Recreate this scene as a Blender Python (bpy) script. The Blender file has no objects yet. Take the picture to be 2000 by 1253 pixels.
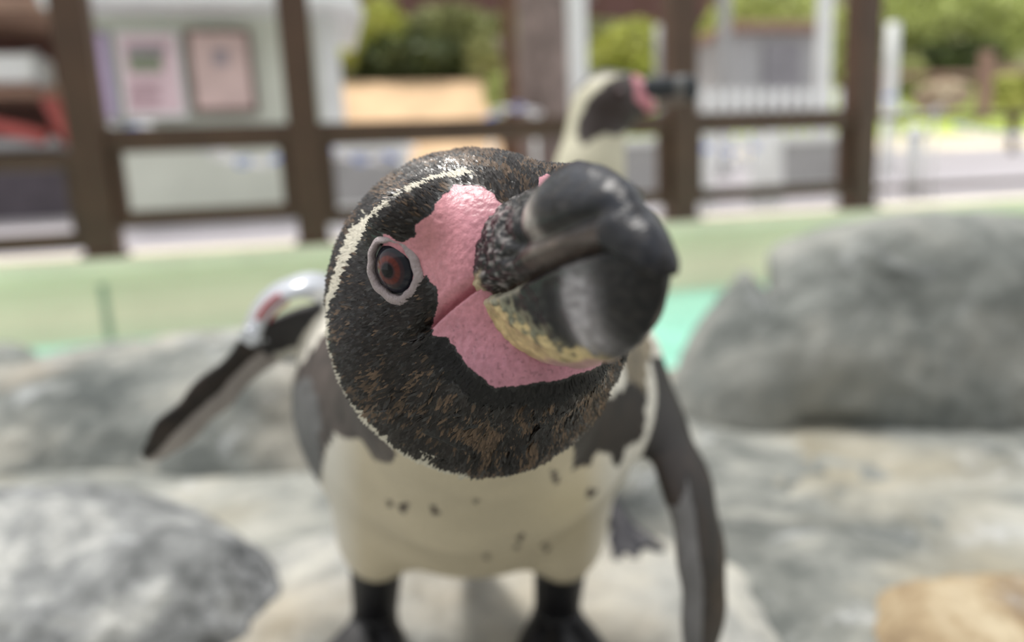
import bpy, bmesh, math, random
import numpy as np
from mathutils import Matrix, Vector

# ------------------------------------------------------------------ camera, world, light, exposure
scn = bpy.context.scene
COL = scn.collection
F = 1450.0
CX, CY = 1000.0, 626.5
CAM_Z = 0.60
PITCH, ROLL, YAW = math.radians(10.5), math.radians(2.75), math.radians(14)
X0 = np.array([1, 0, 0.]); B0 = np.array([0, -math.cos(PITCH), math.sin(PITCH)])
U0 = np.array([0, math.sin(PITCH), math.cos(PITCH)])
CR = math.cos(ROLL) * X0 - math.sin(ROLL) * U0
CU = math.sin(ROLL) * X0 + math.cos(ROLL) * U0
CAMPOS = np.array([0, 0, CAM_Z])
cam_data = bpy.data.cameras.new('camera')
cam = bpy.data.objects.new('camera', cam_data); COL.objects.link(cam)
cam.matrix_world = Matrix(((CR[0], CU[0], B0[0], 0), (CR[1], CU[1], B0[1], 0), (CR[2], CU[2], B0[2], CAM_Z), (0, 0, 0, 1)))
cam_data.sensor_width = 36
cam_data.lens = 36 * F / 2000
cam_data.clip_start = 0.01
cam_data.dof.use_dof = True
cam_data.dof.focus_distance = 0.172
cam_data.dof.aperture_fstop = 5.6
scn.camera = cam
scn.view_settings.view_transform = 'Standard'
scn.view_settings.look = 'None'
scn.view_settings.exposure = 0.13
scn.view_settings.gamma = 1.0
scn.view_settings.use_curve_mapping = False

world = bpy.data.worlds.new('sky'); scn.world = world; world.use_nodes = True
wn = world.node_tree.nodes; wl = world.node_tree.links
bg = wn['Background']
bg.inputs['Color'].default_value = (0.97, 0.985, 1.0, 1)
bg.inputs['Strength'].default_value = 1.0
sun_d = bpy.data.lights.new('sun', 'SUN'); sun_d.energy = 3.0; sun_d.angle = math.radians(18); sun_d.color = (1, .96, .9)
sun = bpy.data.objects.new('sun', sun_d); COL.objects.link(sun)
sun.rotation_euler = Vector((-0.25, 0.25, 1.0)).to_track_quat('Z', 'Y').to_euler()   # from above, a little left and behind the birds

# ------------------------------------------------------------------ helpers
def P(px, py, d):
    """camera-frame point (right, up, depth) of a photograph pixel at a depth"""
    return np.array([(px - CX) / F * d, (CY - py) / F * d, d])
RM = np.stack([CR, CU, -B0])                      # rows: axes; cam -> world
def c2w(p):
    return np.asarray(p) @ RM + CAMPOS
def w2c(p):
    return (np.asarray(p) - CAMPOS) @ RM.T
def unit(v):
    v = np.asarray(v, float); return v / np.linalg.norm(v)
def px_of(p):
    return np.stack([CX + p[:, 0] / p[:, 2] * F, CY - p[:, 1] / p[:, 2] * F], 1)
def ray_z(px, py, z):
    """world point where the pixel's ray meets height z"""
    r = P(px, py, 1.) @ RM
    return CAMPOS + r * ((z - CAM_Z) / r[2])
def inpoly(q, poly):
    poly = np.asarray(poly, float); x, y = q[:, 0], q[:, 1]
    r = np.zeros(len(q), bool); n = len(poly)
    for i in range(n):
        x1, y1 = poly[i]; x2, y2 = poly[(i + 1) % n]
        if y1 == y2: continue
        c = ((y1 > y) != (y2 > y)) & (x < (x2 - x1) * (y - y1) / (y2 - y1) + x1)
        r ^= c
    return r
def hash3(i, j, k, seed=0):
    h = (i * 374761393 + j * 668265263 + k * 2147483647 + seed * 144665) & 0xffffffff
    h = ((h ^ (h >> 13)) * 1274126177) & 0xffffffff
    h = ((h ^ (h >> 16)) * 2246822519) & 0xffffffff
    return ((h ^ (h >> 15)) & 0xffff) / 65535.0
def vnoise(p, s, seed=0):
    q = p * s; i = np.floor(q).astype(np.int64); f = q - i; f = f * f * (3 - 2 * f)
    r = 0
    for a in (0, 1):
        wa = f[:, 0] if a else 1 - f[:, 0]
        for b in (0, 1):
            wb = f[:, 1] if b else 1 - f[:, 1]
            for c in (0, 1):
                wc = f[:, 2] if c else 1 - f[:, 2]
                r = r + wa * wb * wc * hash3(i[:, 0] + a, i[:, 1] + b, i[:, 2] + c, seed)
    return r * 2 - 1
def fbm(p, s, n=3, seed=0):
    r = 0; a = 1.0
    for o in range(n):
        r = r + a * vnoise(p, s * 2 ** o, seed + o); a *= .5
    return r
def lin(r, g, b):
    f = lambda c: c / 12.92 if c <= .04045 else ((c + .055) / 1.055) ** 2.4
    return np.array([f(r / 255), f(g / 255), f(b / 255)])

# signed-distance pieces (all on (N,3) arrays)
def ell(p, c, R, ax=None):
    q = p - c
    if ax is not None: q = q @ np.asarray(ax).T
    q1 = q / R; k0 = np.sqrt((q1 ** 2).sum(1)) + 1e-9; k1 = np.sqrt(((q1 / R) ** 2).sum(1)) + 1e-9
    return k0 * (k0 - 1) / k1
def sell(p, c, R, ax=None, e=3.0):
    q = p - c
    if ax is not None: q = q @ np.asarray(ax).T
    k = ((np.abs(q / R) ** e).sum(1) + 1e-12) ** (1 / e)
    return (k - 1) * min(R) * .9
def cone(p, a, b, ra, rb):
    ab = b - a; h = np.clip(((p - a) @ ab) / (ab @ ab), 0, 1)
    return np.linalg.norm(p - a - h[:, None] * ab, axis=1) - (ra + (rb - ra) * h)
def blade(p, a, b, wd, ra, rb):
    """flattened capsule: wd = width direction, ra/rb = (half width, half thickness) at the ends"""
    ab = b - a; L = np.linalg.norm(ab); t = ab / L
    w = unit(wd - t * (wd @ t)); n = np.cross(t, w)
    q = p - a; s = q @ t; h = np.clip(s / L, 0, 1); over = s - np.clip(s, 0, L)
    W = ra[0] + (rb[0] - ra[0]) * h; T = ra[1] + (rb[1] - ra[1]) * h
    k = np.sqrt(((q @ w) / W) ** 2 + ((q @ n) / T) ** 2 + (over / W) ** 2 + 1e-12)
    return (k - 1) * T
def smin(a, b, k):
    h = np.clip(.5 + .5 * (b - a) / k, 0, 1)
    return b + (a - b) * h - k * h * (1 - h)
def grad(f, p, e=2e-4):
    K = np.array([[1, -1, -1], [-1, -1, 1], [-1, 1, -1], [1, 1, 1.]])
    g = 0
    for k in K: g = g + k * f(p + k * e)[:, None]
    return g / (4 * e)
def newton(f, p, n=3, lim=.004):
    for _ in range(n):
        g = grad(f, p); v = f(p)
        d = -(v / (np.maximum((g ** 2).sum(1), .05)))[:, None] * g
        m = np.linalg.norm(d, axis=1, keepdims=True)
        p = p + d * np.minimum(1, lim / (m + 1e-12))
    return p
def mesh_sdf(f, bx, step, zk=1.4, B=8, margin=1.7):
    """surface nets on a grid whose cells grow with depth; f works in the camera frame"""
    x0, x1, y0, y1, d0, d1 = bx
    nx = int(math.ceil((x1 - x0) / step / B)) * B; ny = int(math.ceil((y1 - y0) / step / B)) * B
    dl = step / F * zk; nz = int(math.ceil(math.log(d1 / d0) / dl / B)) * B
    def pos(i, j, k):
        d = d0 * np.exp(k * dl)
        return np.stack([(x0 + i * step - CX) / F * d, (CY - (y0 + j * step)) / F * d, d], -1)
    bi, bj, bk = np.meshgrid(np.arange(nx // B), np.arange(ny // B), np.arange(nz // B), indexing='ij')
    c = pos((bi + .5) * B, (bj + .5) * B, (bk + .5) * B).reshape(-1, 3)
    v = f(c); cell = step / F * c[:, 2] * B
    act = np.abs(v) < cell * margin * 1.1
    G = np.ones((nx + 1, ny + 1, nz + 1), np.float32)
    sg = np.where(v < 0, -1, 1).astype(np.float32).reshape(bi.shape)
    G[:nx, :ny, :nz] = np.repeat(np.repeat(np.repeat(sg, B, 0), B, 1), B, 2)
    o = np.arange(B + 1); oi, oj, ok = np.meshgrid(o, o, o, indexing='ij'); oi, oj, ok = oi.ravel(), oj.ravel(), ok.ravel()
    A = np.stack([bi.ravel()[act], bj.ravel()[act], bk.ravel()[act]], 1) * B
    for s in range(0, len(A), 900):
        a = A[s:s + 900]
        I = (a[:, 0:1] + oi).ravel(); J = (a[:, 1:2] + oj).ravel(); K = (a[:, 2:3] + ok).ravel()
        G[I, J, K] = f(pos(I, J, K))
    N = (G < 0)
    cs = np.zeros((nx, ny, nz), np.uint8)
    for a in (0, 1):
        for b in (0, 1):
            for c_ in (0, 1): cs += N[a:nx + a, b:ny + b, c_:nz + c_]
    ci, cj, ck = np.nonzero((cs > 0) & (cs < 8)); n = len(ci)
    idx = np.full((nx, ny, nz), -1, np.int32); idx[ci, cj, ck] = np.arange(n)
    acc = np.zeros((n, 3)); cnt = np.zeros(n)
    cor = [(a, b, c_) for a in (0, 1) for b in (0, 1) for c_ in (0, 1)]
    for u in range(8):
        for w in range(u + 1, 8):
            d = np.array(cor[w]) - np.array(cor[u])
            if np.abs(d).sum() != 1: continue
            A0 = cor[u]; A1 = cor[w]
            g0 = G[ci + A0[0], cj + A0[1], ck + A0[2]]; g1 = G[ci + A1[0], cj + A1[1], ck + A1[2]]
            m = (g0 < 0) != (g1 < 0); t = np.where(m, g0 / np.where(m, g0 - g1, 1), 0)
            pt = np.array(A0) + t[:, None] * d
            acc[m] += pt[m]; cnt[m] += 1
    q = acc / cnt[:, None] + np.stack([ci, cj, ck], 1)
    V = pos(q[:, 0], q[:, 1], q[:, 2])
    Q = []
    def quads(ax):
        sl = [slice(1, nx), slice(1, ny), slice(1, nz)]; sl[ax] = slice(0, (nx, ny, nz)[ax])
        s2 = list(sl); s2[ax] = slice(1, (nx, ny, nz)[ax] + 1)
        a = N[tuple(sl)]; b = N[tuple(s2)]
        e = np.argwhere(a != b); fl = a[tuple(e.T)]
        off = [1, 1, 1]; off[ax] = 0; e = e + off
        o1, o2 = [k for k in range(3) if k != ax]
        if ax == 1: o1, o2 = o2, o1
        r = []
        for (da, db) in ((1, 1), (0, 1), (0, 0), (1, 0)):
            w = e.copy(); w[:, o1] -= da; w[:, o2] -= db
            r.append(idx[w[:, 0], w[:, 1], w[:, 2]])
        r = np.stack(r, 1); r[fl] = r[fl][:, ::-1]
        Q.append(r)
    for ax in range(3): quads(ax)
    Q = np.concatenate(Q); Q = Q[(Q >= 0).all(1)]
    V = newton(f, V, 2)
    return V, Q
def orient(V, Q, f):
    """make faces point outwards (in the world frame)"""
    c = V[Q].mean(1); a = V[Q[:, 1]] - V[Q[:, 0]]; b = V[Q[:, 2]] - V[Q[:, 0]]
    m = np.random.RandomState(0).permutation(len(Q))[:500]
    g = grad(f, c[m]) @ RM; W = c2w(V)
    nn = np.cross(W[Q[m, 1]] - W[Q[m, 0]], W[Q[m, 2]] - W[Q[m, 0]])
    return Q[:, ::-1] if ((nn * g).sum(1) > 0).mean() < .5 else Q
def subdiv(V, Q, sel):
    """split the chosen quads in four"""
    q = Q[sel]; rest = Q[~sel]; n = len(V)
    e = np.stack([np.sort(np.stack([q[:, i], q[:, (i + 1) % 4]], 1), 1) for i in range(4)], 1).reshape(-1, 2)
    key = e[:, 0].astype(np.int64) * n + e[:, 1]
    uk, inv = np.unique(key, return_inverse=True); inv = inv.reshape(-1, 4)
    em = (V[uk // n] + V[uk % n]) / 2
    fc = V[q].mean(1); M = n + inv; Cn = n + len(uk) + np.arange(len(q))
    out = [np.stack([q[:, i], M[:, i], Cn, M[:, (i - 1) % 4]], 1) for i in range(4)]
    # edges on the rim of the chosen patch stay straight
    ek = []
    for i in range(4): ek.append(np.sort(np.stack([rest[:, i], rest[:, (i + 1) % 4]], 1), 1))
    rk = np.concatenate(ek); rk = rk[:, 0].astype(np.int64) * n + rk[:, 1]
    keep = np.isin(uk, rk)
    free = np.ones(n + len(uk) + len(q), bool); free[n:n + len(uk)][keep] = False; free[:n] = False
    return np.concatenate([V, em, fc]), np.concatenate([rest] + out), free

# ---- objects
def tag(o, label=None, cat=None, group=None, kind=None):
    if label: o['label'] = label
    if cat: o['category'] = cat
    if group: o['group'] = group
    if kind: o['kind'] = kind
    return o
def link(name, me, mat=None, parent=None):
    o = bpy.data.objects.new(name, me); COL.objects.link(o)
    if mat: me.materials.append(mat)
    if parent: o.parent = parent
    return o
def empty(name, loc=(0, 0, 0), rz=0):
    o = bpy.data.objects.new(name, None); COL.objects.link(o); o.location = loc; o.rotation_euler = (0, 0, rz); o.empty_display_size = .05
    return o
def np_mesh(name, V, Q, mat, parent=None, origin=None, col=None, smooth=True, rgh=None):
    """mesh from arrays (world coordinates); origin shifts the object's pivot"""
    V = np.asarray(V, float); Q = np.asarray(Q)
    o0 = np.zeros(3) if origin is None else np.asarray(origin, float)
    if parent is not None: o0 = np.array(parent.location)
    me = bpy.data.meshes.new(name)
    me.vertices.add(len(V)); me.vertices.foreach_set('co', (V - o0).astype(np.float32).ravel())
    k = Q.shape[1]
    me.loops.add(Q.size); me.loops.foreach_set('vertex_index', Q.astype(np.int32).ravel())
    me.polygons.add(len(Q)); me.polygons.foreach_set('loop_start', np.arange(0, Q.size, k, dtype=np.int32))
    me.polygons.foreach_set('use_smooth', np.full(len(Q), smooth))
    me.update(calc_edges=True)
    if col is not None:
        a = me.color_attributes.new('Col', 'FLOAT_COLOR', 'POINT')
        c = np.ones((len(V), 4), np.float32); c[:, :3] = col
        if rgh is not None: c[:, 3] = rgh
        a.data.foreach_set('color', c.ravel())
    ob = link(name, me, mat, parent)
    if parent is None: ob.location = o0
    return ob
class MB:
    def __init__(s): s.bm = bmesh.new()
    def box(s, c, size, bev=0, rot=None):
        r = bmesh.ops.create_cube(s.bm, size=1)['verts']
        for v in r: v.co = Vector((v.co.x * size[0], v.co.y * size[1], v.co.z * size[2]))
        if bev:
            ed = list({e for v in r for e in v.link_edges})
            rr = bmesh.ops.bevel(s.bm, geom=ed, offset=bev, segments=2, affect='EDGES', profile=.6)
            r = list({v for f in rr['faces'] for v in f.verts} | {v for v in r if v.is_valid})
        for v in r:
            if rot is not None: v.co = rot @ v.co
            v.co += Vector(c)
        return s
    def tube(s, pts, rad, n=10):
        pts = [Vector(p) for p in pts]; rings = []
        rr = rad if hasattr(rad, '__len__') else [rad] * len(pts)
        up = None
        for i, p in enumerate(pts):
            t = (pts[min(i + 1, len(pts) - 1)] - pts[max(i - 1, 0)]).normalized()
            if up is None: up = t.orthogonal().normalized()
            up = (up - t * up.dot(t)).normalized(); w = t.cross(up)
            rings.append([s.bm.verts.new(p + (up * math.cos(a) + w * math.sin(a)) * rr[i]) for a in [2 * math.pi * k / n for k in range(n)]])
        for a, b in zip(rings, rings[1:]):
            for k in range(n): s.bm.faces.new((a[k], a[(k + 1) % n], b[(k + 1) % n], b[k]))
        s.bm.faces.new(rings[0][::-1]); s.bm.faces.new(rings[-1])
        return s
    def prism(s, poly, z0, z1):
        a = [s.bm.verts.new((x, y, z0)) for x, y in poly]; b = [s.bm.verts.new((x, y, z1)) for x, y in poly]
        n = len(poly)
        for k in range(n): s.bm.faces.new((a[k], a[(k + 1) % n], b[(k + 1) % n], b[k]))
        s.bm.faces.new(a[::-1]); s.bm.faces.new(b)
        return s
    def build(s, name, mat, parent=None, smooth=False):
        bmesh.ops.recalc_face_normals(s.bm, faces=s.bm.faces)
        me = bpy.data.meshes.new(name); s.bm.to_mesh(me); s.bm.free()
        if smooth:
            for p in me.polygons: p.use_smooth = True
        return link(name, me, mat, parent)

# ------------------------------------------------------------------ materials
def mat_new(name):
    m = bpy.data.materials.new(name); m.use_nodes = True
    nt = m.node_tree; return m, nt.nodes, nt.links, nt.nodes['Principled BSDF']
def mat_plain(name, col, rough=.6, spec=.5, metal=0, var=.12, scale=8., bump=.15, bscale=None, grime=None):
    m, n, l, b = mat_new(name)
    tc = n.new('ShaderNodeTexCoord'); no = n.new('ShaderNodeTexNoise'); no.inputs['Scale'].default_value = scale; no.inputs['Detail'].default_value = 5
    l.new(tc.outputs['Object'], no.inputs['Vector'])
    cr = n.new('ShaderNodeValToRGB'); cr.color_ramp.elements[0].position = .3; cr.color_ramp.elements[1].position = .7
    c = np.array(col); g = np.array(grime) if grime is not None else c * (1 - var * 2)
    cr.color_ramp.elements[0].color = (*g, 1); cr.color_ramp.elements[1].color = (*np.minimum(1, c * (1 + var * .5)), 1)
    l.new(no.outputs['Fac'], cr.inputs['Fac']); l.new(cr.outputs['Color'], b.inputs['Base Color'])
    b.inputs['Roughness'].default_value = rough; b.inputs['Metallic'].default_value = metal; b.inputs['Specular IOR Level'].default_value = spec
    if bump:
        n2 = n.new('ShaderNodeTexNoise'); n2.inputs['Scale'].default_value = bscale or scale * 6; n2.inputs['Detail'].default_value = 4
        l.new(tc.outputs['Object'], n2.inputs['Vector'])
        bp = n.new('ShaderNodeBump'); bp.inputs['Strength'].default_value = bump; bp.inputs['Distance'].default_value = .005
        l.new(n2.outputs['Fac'], bp.inputs['Height']); l.new(bp.outputs['Normal'], b.inputs['Normal'])
    return m
def mat_attr(name, bump=.3, bscale=1500, dist=.0004, spec=.5, coat=0, var=.15, vscale=400):
    """colour from the surface's own colour attribute, alpha = roughness"""
    m, n, l, b = mat_new(name)
    at = n.new('ShaderNodeVertexColor'); at.layer_name = 'Col'
    tc = n.new('ShaderNodeTexCoord'); no = n.new('ShaderNodeTexNoise'); no.inputs['Scale'].default_value = vscale; no.inputs['Detail'].default_value = 3
    l.new(tc.outputs['Object'], no.inputs['Vector'])
    mr = n.new('ShaderNodeMapRange'); mr.inputs['To Min'].default_value = 1 - var; mr.inputs['To Max'].default_value = 1 + var
    mr.inputs['From Min'].default_value = .3; mr.inputs['From Max'].default_value = .7
    l.new(no.outputs['Fac'], mr.inputs['Value'])
    vm = n.new('ShaderNodeVectorMath'); vm.operation = 'SCALE'
    l.new(at.outputs['Color'], vm.inputs[0]); l.new(mr.outputs['Result'], vm.inputs['Scale'])
    l.new(vm.outputs['Vector'], b.inputs['Base Color']); l.new(at.outputs['Alpha'], b.inputs['Roughness'])
    b.inputs['Specular IOR Level'].default_value = spec; b.inputs['Coat Weight'].default_value = coat; b.inputs['Coat Roughness'].default_value = .08
    n2 = n.new('ShaderNodeTexNoise'); n2.inputs['Scale'].default_value = bscale; n2.inputs['Detail'].default_value = 3
    l.new(tc.outputs['Object'], n2.inputs['Vector'])
    bp = n.new('ShaderNodeBump'); bp.inputs['Strength'].default_value = bump; bp.inputs['Distance'].default_value = dist
    l.new(n2.outputs['Fac'], bp.inputs['Height']); l.new(bp.outputs['Normal'], b.inputs['Normal'])
    return m
def mat_rock(name, dark, mid, light, stain=None, scale=5., white=.5, seed=0., mottled=None):
    m, n, l, b = mat_new(name)
    tc = n.new('ShaderNodeTexCoord'); mp = n.new('ShaderNodeMapping'); mp.inputs['Location'].default_value = (seed, seed * 2, seed * 3)
    l.new(tc.outputs['Object'], mp.inputs['Vector'])
    def noise(s, d=6, r=.6, dis=0):
        q = n.new('ShaderNodeTexNoise'); q.inputs['Scale'].default_value = s; q.inputs['Detail'].default_value = d; q.inputs['Roughness'].default_value = r; q.inputs['Distortion'].default_value = dis
        l.new(mp.outputs['Vector'], q.inputs['Vector']); return q
    a = noise(scale, 8, .68, .4)
    cr = n.new('ShaderNodeValToRGB'); e = cr.color_ramp.elements
    e[0].position = .38; e[0].color = (*dark, 1); e[1].position = .62; e[1].color = (*light, 1)
    x = e.new(.5); x.color = (*mid, 1)
    l.new(a.outputs['Fac'], cr.inputs['Fac'])
    w = noise(scale * 1.7, 9, .72, .8)
    wr = n.new('ShaderNodeMapRange'); wr.inputs['From Min'].default_value = .56; wr.inputs['From Max'].default_value = .70; wr.inputs['To Max'].default_value = white
    l.new(w.outputs['Fac'], wr.inputs['Value'])
    mx = n.new('ShaderNodeMix'); mx.data_type = 'RGBA'; l.new(wr.outputs['Result'], mx.inputs['Factor']); l.new(cr.outputs['Color'], mx.inputs['A'])
    mx.inputs['B'].default_value = (.72, .74, .76, 1)
    out = mx.outputs['Result']
    if stain is not None:
        s = noise(scale * .6, 4, .5); sr = n.new('ShaderNodeMapRange'); sr.inputs['From Min'].default_value = .52; sr.inputs['From Max'].default_value = .68; sr.inputs['To Max'].default_value = .55
        l.new(s.outputs['Fac'], sr.inputs['Value'])
        m2 = n.new('ShaderNodeMix'); m2.data_type = 'RGBA'; l.new(sr.outputs['Result'], m2.inputs['Factor']); l.new(out, m2.inputs['A']); m2.inputs['B'].default_value = (*stain, 1)
        out = m2.outputs['Result']
    if mottled is not None:  # dark speckle mixed in towards the bottom of the rock
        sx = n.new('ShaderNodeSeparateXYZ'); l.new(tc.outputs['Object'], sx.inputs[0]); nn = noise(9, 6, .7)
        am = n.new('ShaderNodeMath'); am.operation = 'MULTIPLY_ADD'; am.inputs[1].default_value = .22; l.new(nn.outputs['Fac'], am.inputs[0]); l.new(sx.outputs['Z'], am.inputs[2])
        wm = n.new('ShaderNodeMapRange'); wm.inputs['From Min'].default_value = mottled - .02; wm.inputs['From Max'].default_value = mottled + .03; wm.inputs['To Min'].default_value = .78; wm.inputs['To Max'].default_value = 0
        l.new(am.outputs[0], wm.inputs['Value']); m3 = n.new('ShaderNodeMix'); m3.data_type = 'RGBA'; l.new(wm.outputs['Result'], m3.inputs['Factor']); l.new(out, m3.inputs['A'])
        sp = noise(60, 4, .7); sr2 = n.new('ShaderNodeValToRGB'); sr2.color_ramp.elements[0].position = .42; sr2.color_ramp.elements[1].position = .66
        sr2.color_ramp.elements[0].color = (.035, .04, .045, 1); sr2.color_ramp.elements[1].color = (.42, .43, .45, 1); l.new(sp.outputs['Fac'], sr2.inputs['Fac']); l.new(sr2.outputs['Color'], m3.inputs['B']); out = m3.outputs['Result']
    l.new(out, b.inputs['Base Color']); b.inputs['Roughness'].default_value = .75; b.inputs['Specular IOR Level'].default_value = .35
    g = noise(90, 8, .7); h = noise(22, 5, .6)
    ad = n.new('ShaderNodeMath'); ad.operation = 'MULTIPLY_ADD'; ad.inputs[1].default_value = .35; l.new(g.outputs['Fac'], ad.inputs[0]); l.new(h.outputs['Fac'], ad.inputs[2])
    bp = n.new('ShaderNodeBump'); bp.inputs['Strength'].default_value = .6; bp.inputs['Distance'].default_value = .022
    l.new(ad.outputs['Value'], bp.inputs['Height']); l.new(bp.outputs['Normal'], b.inputs['Normal'])
    return m

M = {}
M['brown'] = mat_plain('brown_paint', lin(84, 57, 42), .5, bump=.1)
M['wall'] = mat_plain('green_plaster', lin(232, 226, 194), .8, var=.06, scale=4)
M['cap'] = mat_plain('cream_coping', lin(244, 234, 206), .75, var=.06, scale=6)
M['aqua'] = mat_plain('aqua_pool_paint', lin(176, 226, 208), .7, var=.1, scale=6)
M['post_shadow'] = mat_plain('post_shadow_paint', lin(150, 165, 140), .7)
M['white'] = mat_plain('white_paint', lin(232, 234, 232), .5, var=.05)
M['offwhite'] = mat_plain('pale_green_render', lin(222, 226, 212), .7, var=.05, scale=3)
M['grey'] = mat_plain('grey_panel', lin(168, 168, 168), .6, var=.08)
M['asphalt'] = mat_plain('asphalt', lin(182, 177, 182), .85, var=.1, scale=3)
M['dirt'] = mat_plain('earth', lin(150, 130, 105), .9, var=.2, scale=1.2)
M['sand'] = mat_plain('sandy_earth', lin(225, 190, 150), .9, var=.12, scale=2)
M['verge'] = mat_plain('pale_verge', lin(240, 226, 196), .9, scale=3)
M['grass'] = mat_plain('grass', lin(186, 204, 96), .9, var=.35, scale=2.5)
M['redbrown'] = mat_plain('red_brown_cladding', lin(100, 64, 56), .6)
M['redbox'] = mat_plain('red_plastic', lin(176, 84, 78), .5)
M['bark'] = mat_plain('bark', lin(140, 125, 118), .9, var=.25, scale=7, bump=.6)
M['bark2'] = mat_plain('brown_bark', lin(110, 82, 62), .9, var=.25, scale=7, bump=.6)
M['rail2'] = mat_plain('faded_wood', lin(160, 130, 112), .8)

# ------------------------------------------------------------------ the setting: pool, wall, ground beyond
CY_, SY_ = math.cos(YAW), math.sin(YAW)
NV = np.array([-SY_, CY_, 0.]); TV = np.array([CY_, SY_, 0.])
def fp(px, py, D):
    """(t, z) on the upright plane parallel to the railing at distance D"""
    r = P(px, py, 1.) @ RM; X = CAMPOS + r * (D / (r @ NV))
    return float(X @ TV), float(X[2])
def framed(name, D, t=0, z=0):
    e = empty(name, tuple(TV * t + NV * D + np.array([0, 0, z])), YAW); return e
ZWAT = .262
FD = 2.4
fr = framed('pool_wall', FD)
wall = MB().box((1.6, .12, .16), (9, .20, .50)).build('wall_pool', M['wall']); wall.matrix_world = fr.matrix_basis.copy()
bpy.data.objects.remove(fr)
Mf = Matrix.Translation(Vector(NV * FD)) @ Matrix.Rotation(YAW, 4, 'Z')
wall.matrix_world = Mf; tag(wall, kind='structure')
cp = MB().box((1.6, .115, .420), (9, .27, .04), .006).box((1.6, .13, .383), (9, .25, .034), .006).build('trim_1', M['cap']); cp.matrix_world = Mf; tag(cp, 'cream coping along the top of the pale green pool wall', kind='structure')
t_, z_ = fp(197, 560, FD)
sm = MB().box((t_, .018, .22), (.02, .006, .32)).build('post_shadow', M['post_shadow'], wall)  # thin strip painted as the shadow of a railing post on the wall
pf = MB().box((1.6, -.66, .205), (9, 1.12, .02)).build('floor', M['aqua']); pf.matrix_world = Mf; tag(pf, kind='structure')
m, n, l, b = mat_new('pool_water')
n.remove(b); tr = n.new('ShaderNodeBsdfTransparent'); tr.inputs['Color'].default_value = (.92, 1, .98, 1)
gl = n.new('ShaderNodeBsdfGlossy'); gl.inputs['Roughness'].default_value = .12
fz = n.new('ShaderNodeFresnel'); fz.inputs['IOR'].default_value = 1.22
tcw = n.new('ShaderNodeTexCoord'); nw = n.new('ShaderNodeTexNoise'); nw.inputs['Scale'].default_value = 14; l.new(tcw.outputs['Object'], nw.inputs['Vector'])
bw = n.new('ShaderNodeBump'); bw.inputs['Strength'].default_value = .3; bw.inputs['Distance'].default_value = .01
l.new(nw.outputs['Fac'], bw.inputs['Height']); l.new(bw.outputs['Normal'], gl.inputs['Normal']); l.new(bw.outputs['Normal'], fz.inputs['Normal'])
mxw = n.new('ShaderNodeMixShader'); l.new(fz.outputs['Fac'], mxw.inputs['Fac']); l.new(tr.outputs[0], mxw.inputs[1]); l.new(gl.outputs[0], mxw.inputs[2])
l.new(mxw.outputs[0], n['Material Output'].inputs['Surface'])
wb = MB(); wb.bm.faces.new([wb.bm.verts.new(q) for q in ((-2.9, -1.185, ZWAT), (6.1, -1.185, ZWAT), (6.1, -.082, ZWAT), (-2.9, -.082, ZWAT))]); wa = wb.build('water', m); wa.matrix_world = Mf; tag(wa, 'clear shallow water over the aqua pool floor', 'water', kind='stuff')

# ground beyond the wall
def ground_strip(name, D0, z0, D1, z1, t0, t1, mat, label=None, thick=.03):
    bm = MB(); vs = []
    for (D, z) in ((D0, z0), (D1, z1)):
        for t in (t0, t1):
            for dz in (0, -thick): vs.append(bm.bm.verts.new((t, D - FD, z + dz)))
    a = vs
    for q in ((0, 2, 6, 4), (1, 5, 7, 3), (0, 1, 3, 2), (4, 6, 7, 5), (0, 4, 5, 1), (2, 3, 7, 6)): bm.bm.faces.new([a[k] for k in q])
    o = bm.build(name, mat); o.matrix_world = Mf; tag(o, label, kind='structure'); return o
ground_strip('ground', FD + .23, .36, 14, .50, -40, 60, M['dirt'])
ground_strip('path', FD + .3, .372, 11.5, .85, -12, 24, M['asphalt'], 'grey paved path beyond the railing')
ground_strip('sand_bank', 11.5, .86, 14.8, 2.6, -12, 5.2, M['sand'], 'sunlit sandy bank beyond the path')
ground_strip('trim_2', 11.5, .85, 12.4, 1.13, 5.2, 40, M['verge'], 'pale sunlit verge along the path')
ground_strip('lawn', 12.4, 1.13, 15, 2.45, 5.2, 40, M['grass'], 'bright green grass bank beyond the path')

# ------------------------------------------------------------------ the brown railing
rail = empty('railing', tuple(NV * FD), YAW); tag(rail, 'brown painted railing standing on the coping of the pool wall', 'railing')
PT = [-.625, -.022, 1.248, 1.985]
def fbox(t0, t1, n0, n1, z0, z1, bev=.004):
    return MB().box(((t0 + t1) / 2, (n0 + n1) / 2, (z0 + z1) / 2), (abs(t1 - t0), abs(n1 - n0), abs(z1 - z0)), bev)
for i, t in enumerate(PT + [-1.75, 3.0, 4.1]):
    w = .046 if i < 4 else .04
    fbox(t - w, t + w, 0.0, .09, .44, 2.0).build('post', M['brown'], rail)
    fbox(t - w - .012, t + w + .012, -.012, .10, .44, .452, .002).build('post_foot', M['brown'], rail)
for a, b in ((PT[0], PT[1]), (PT[1], PT[2]), (PT[2], PT[3])):
    zb = .548 if a < 0 and b < 0.1 else .524
    fbox(a + .04, b - .04, .02, .075, .776 - .034, .776 + .034).build('middle_rail', M['brown'], rail)
    fbox(a + .04, b - .04, .02, .075, zb - .024, zb + .024).build('bottom_rail', M['brown'], rail)
    for t in (a + .062, b - .062): fbox(t - .018, t + .018, .03, .07, zb + .02, .745).build('stile', M['brown'], rail)
    fbox(a + .04, b - .04, .02, .075, 1.42, 1.49).build('top_rail', M['brown'], rail)
fbox(-1.75, PT[0] - .04, .02, .075, .700, .745).build('middle_rail', M['brown'], rail)
fbox(-1.75, PT[0] - .04, .02, .075, .470, .520).build('bottom_rail', M['brown'], rail)
fbox(PT[0] - .075, PT[0] - .04, .03, .07, .5, .71).build('stile', M['brown'], rail)
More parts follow.
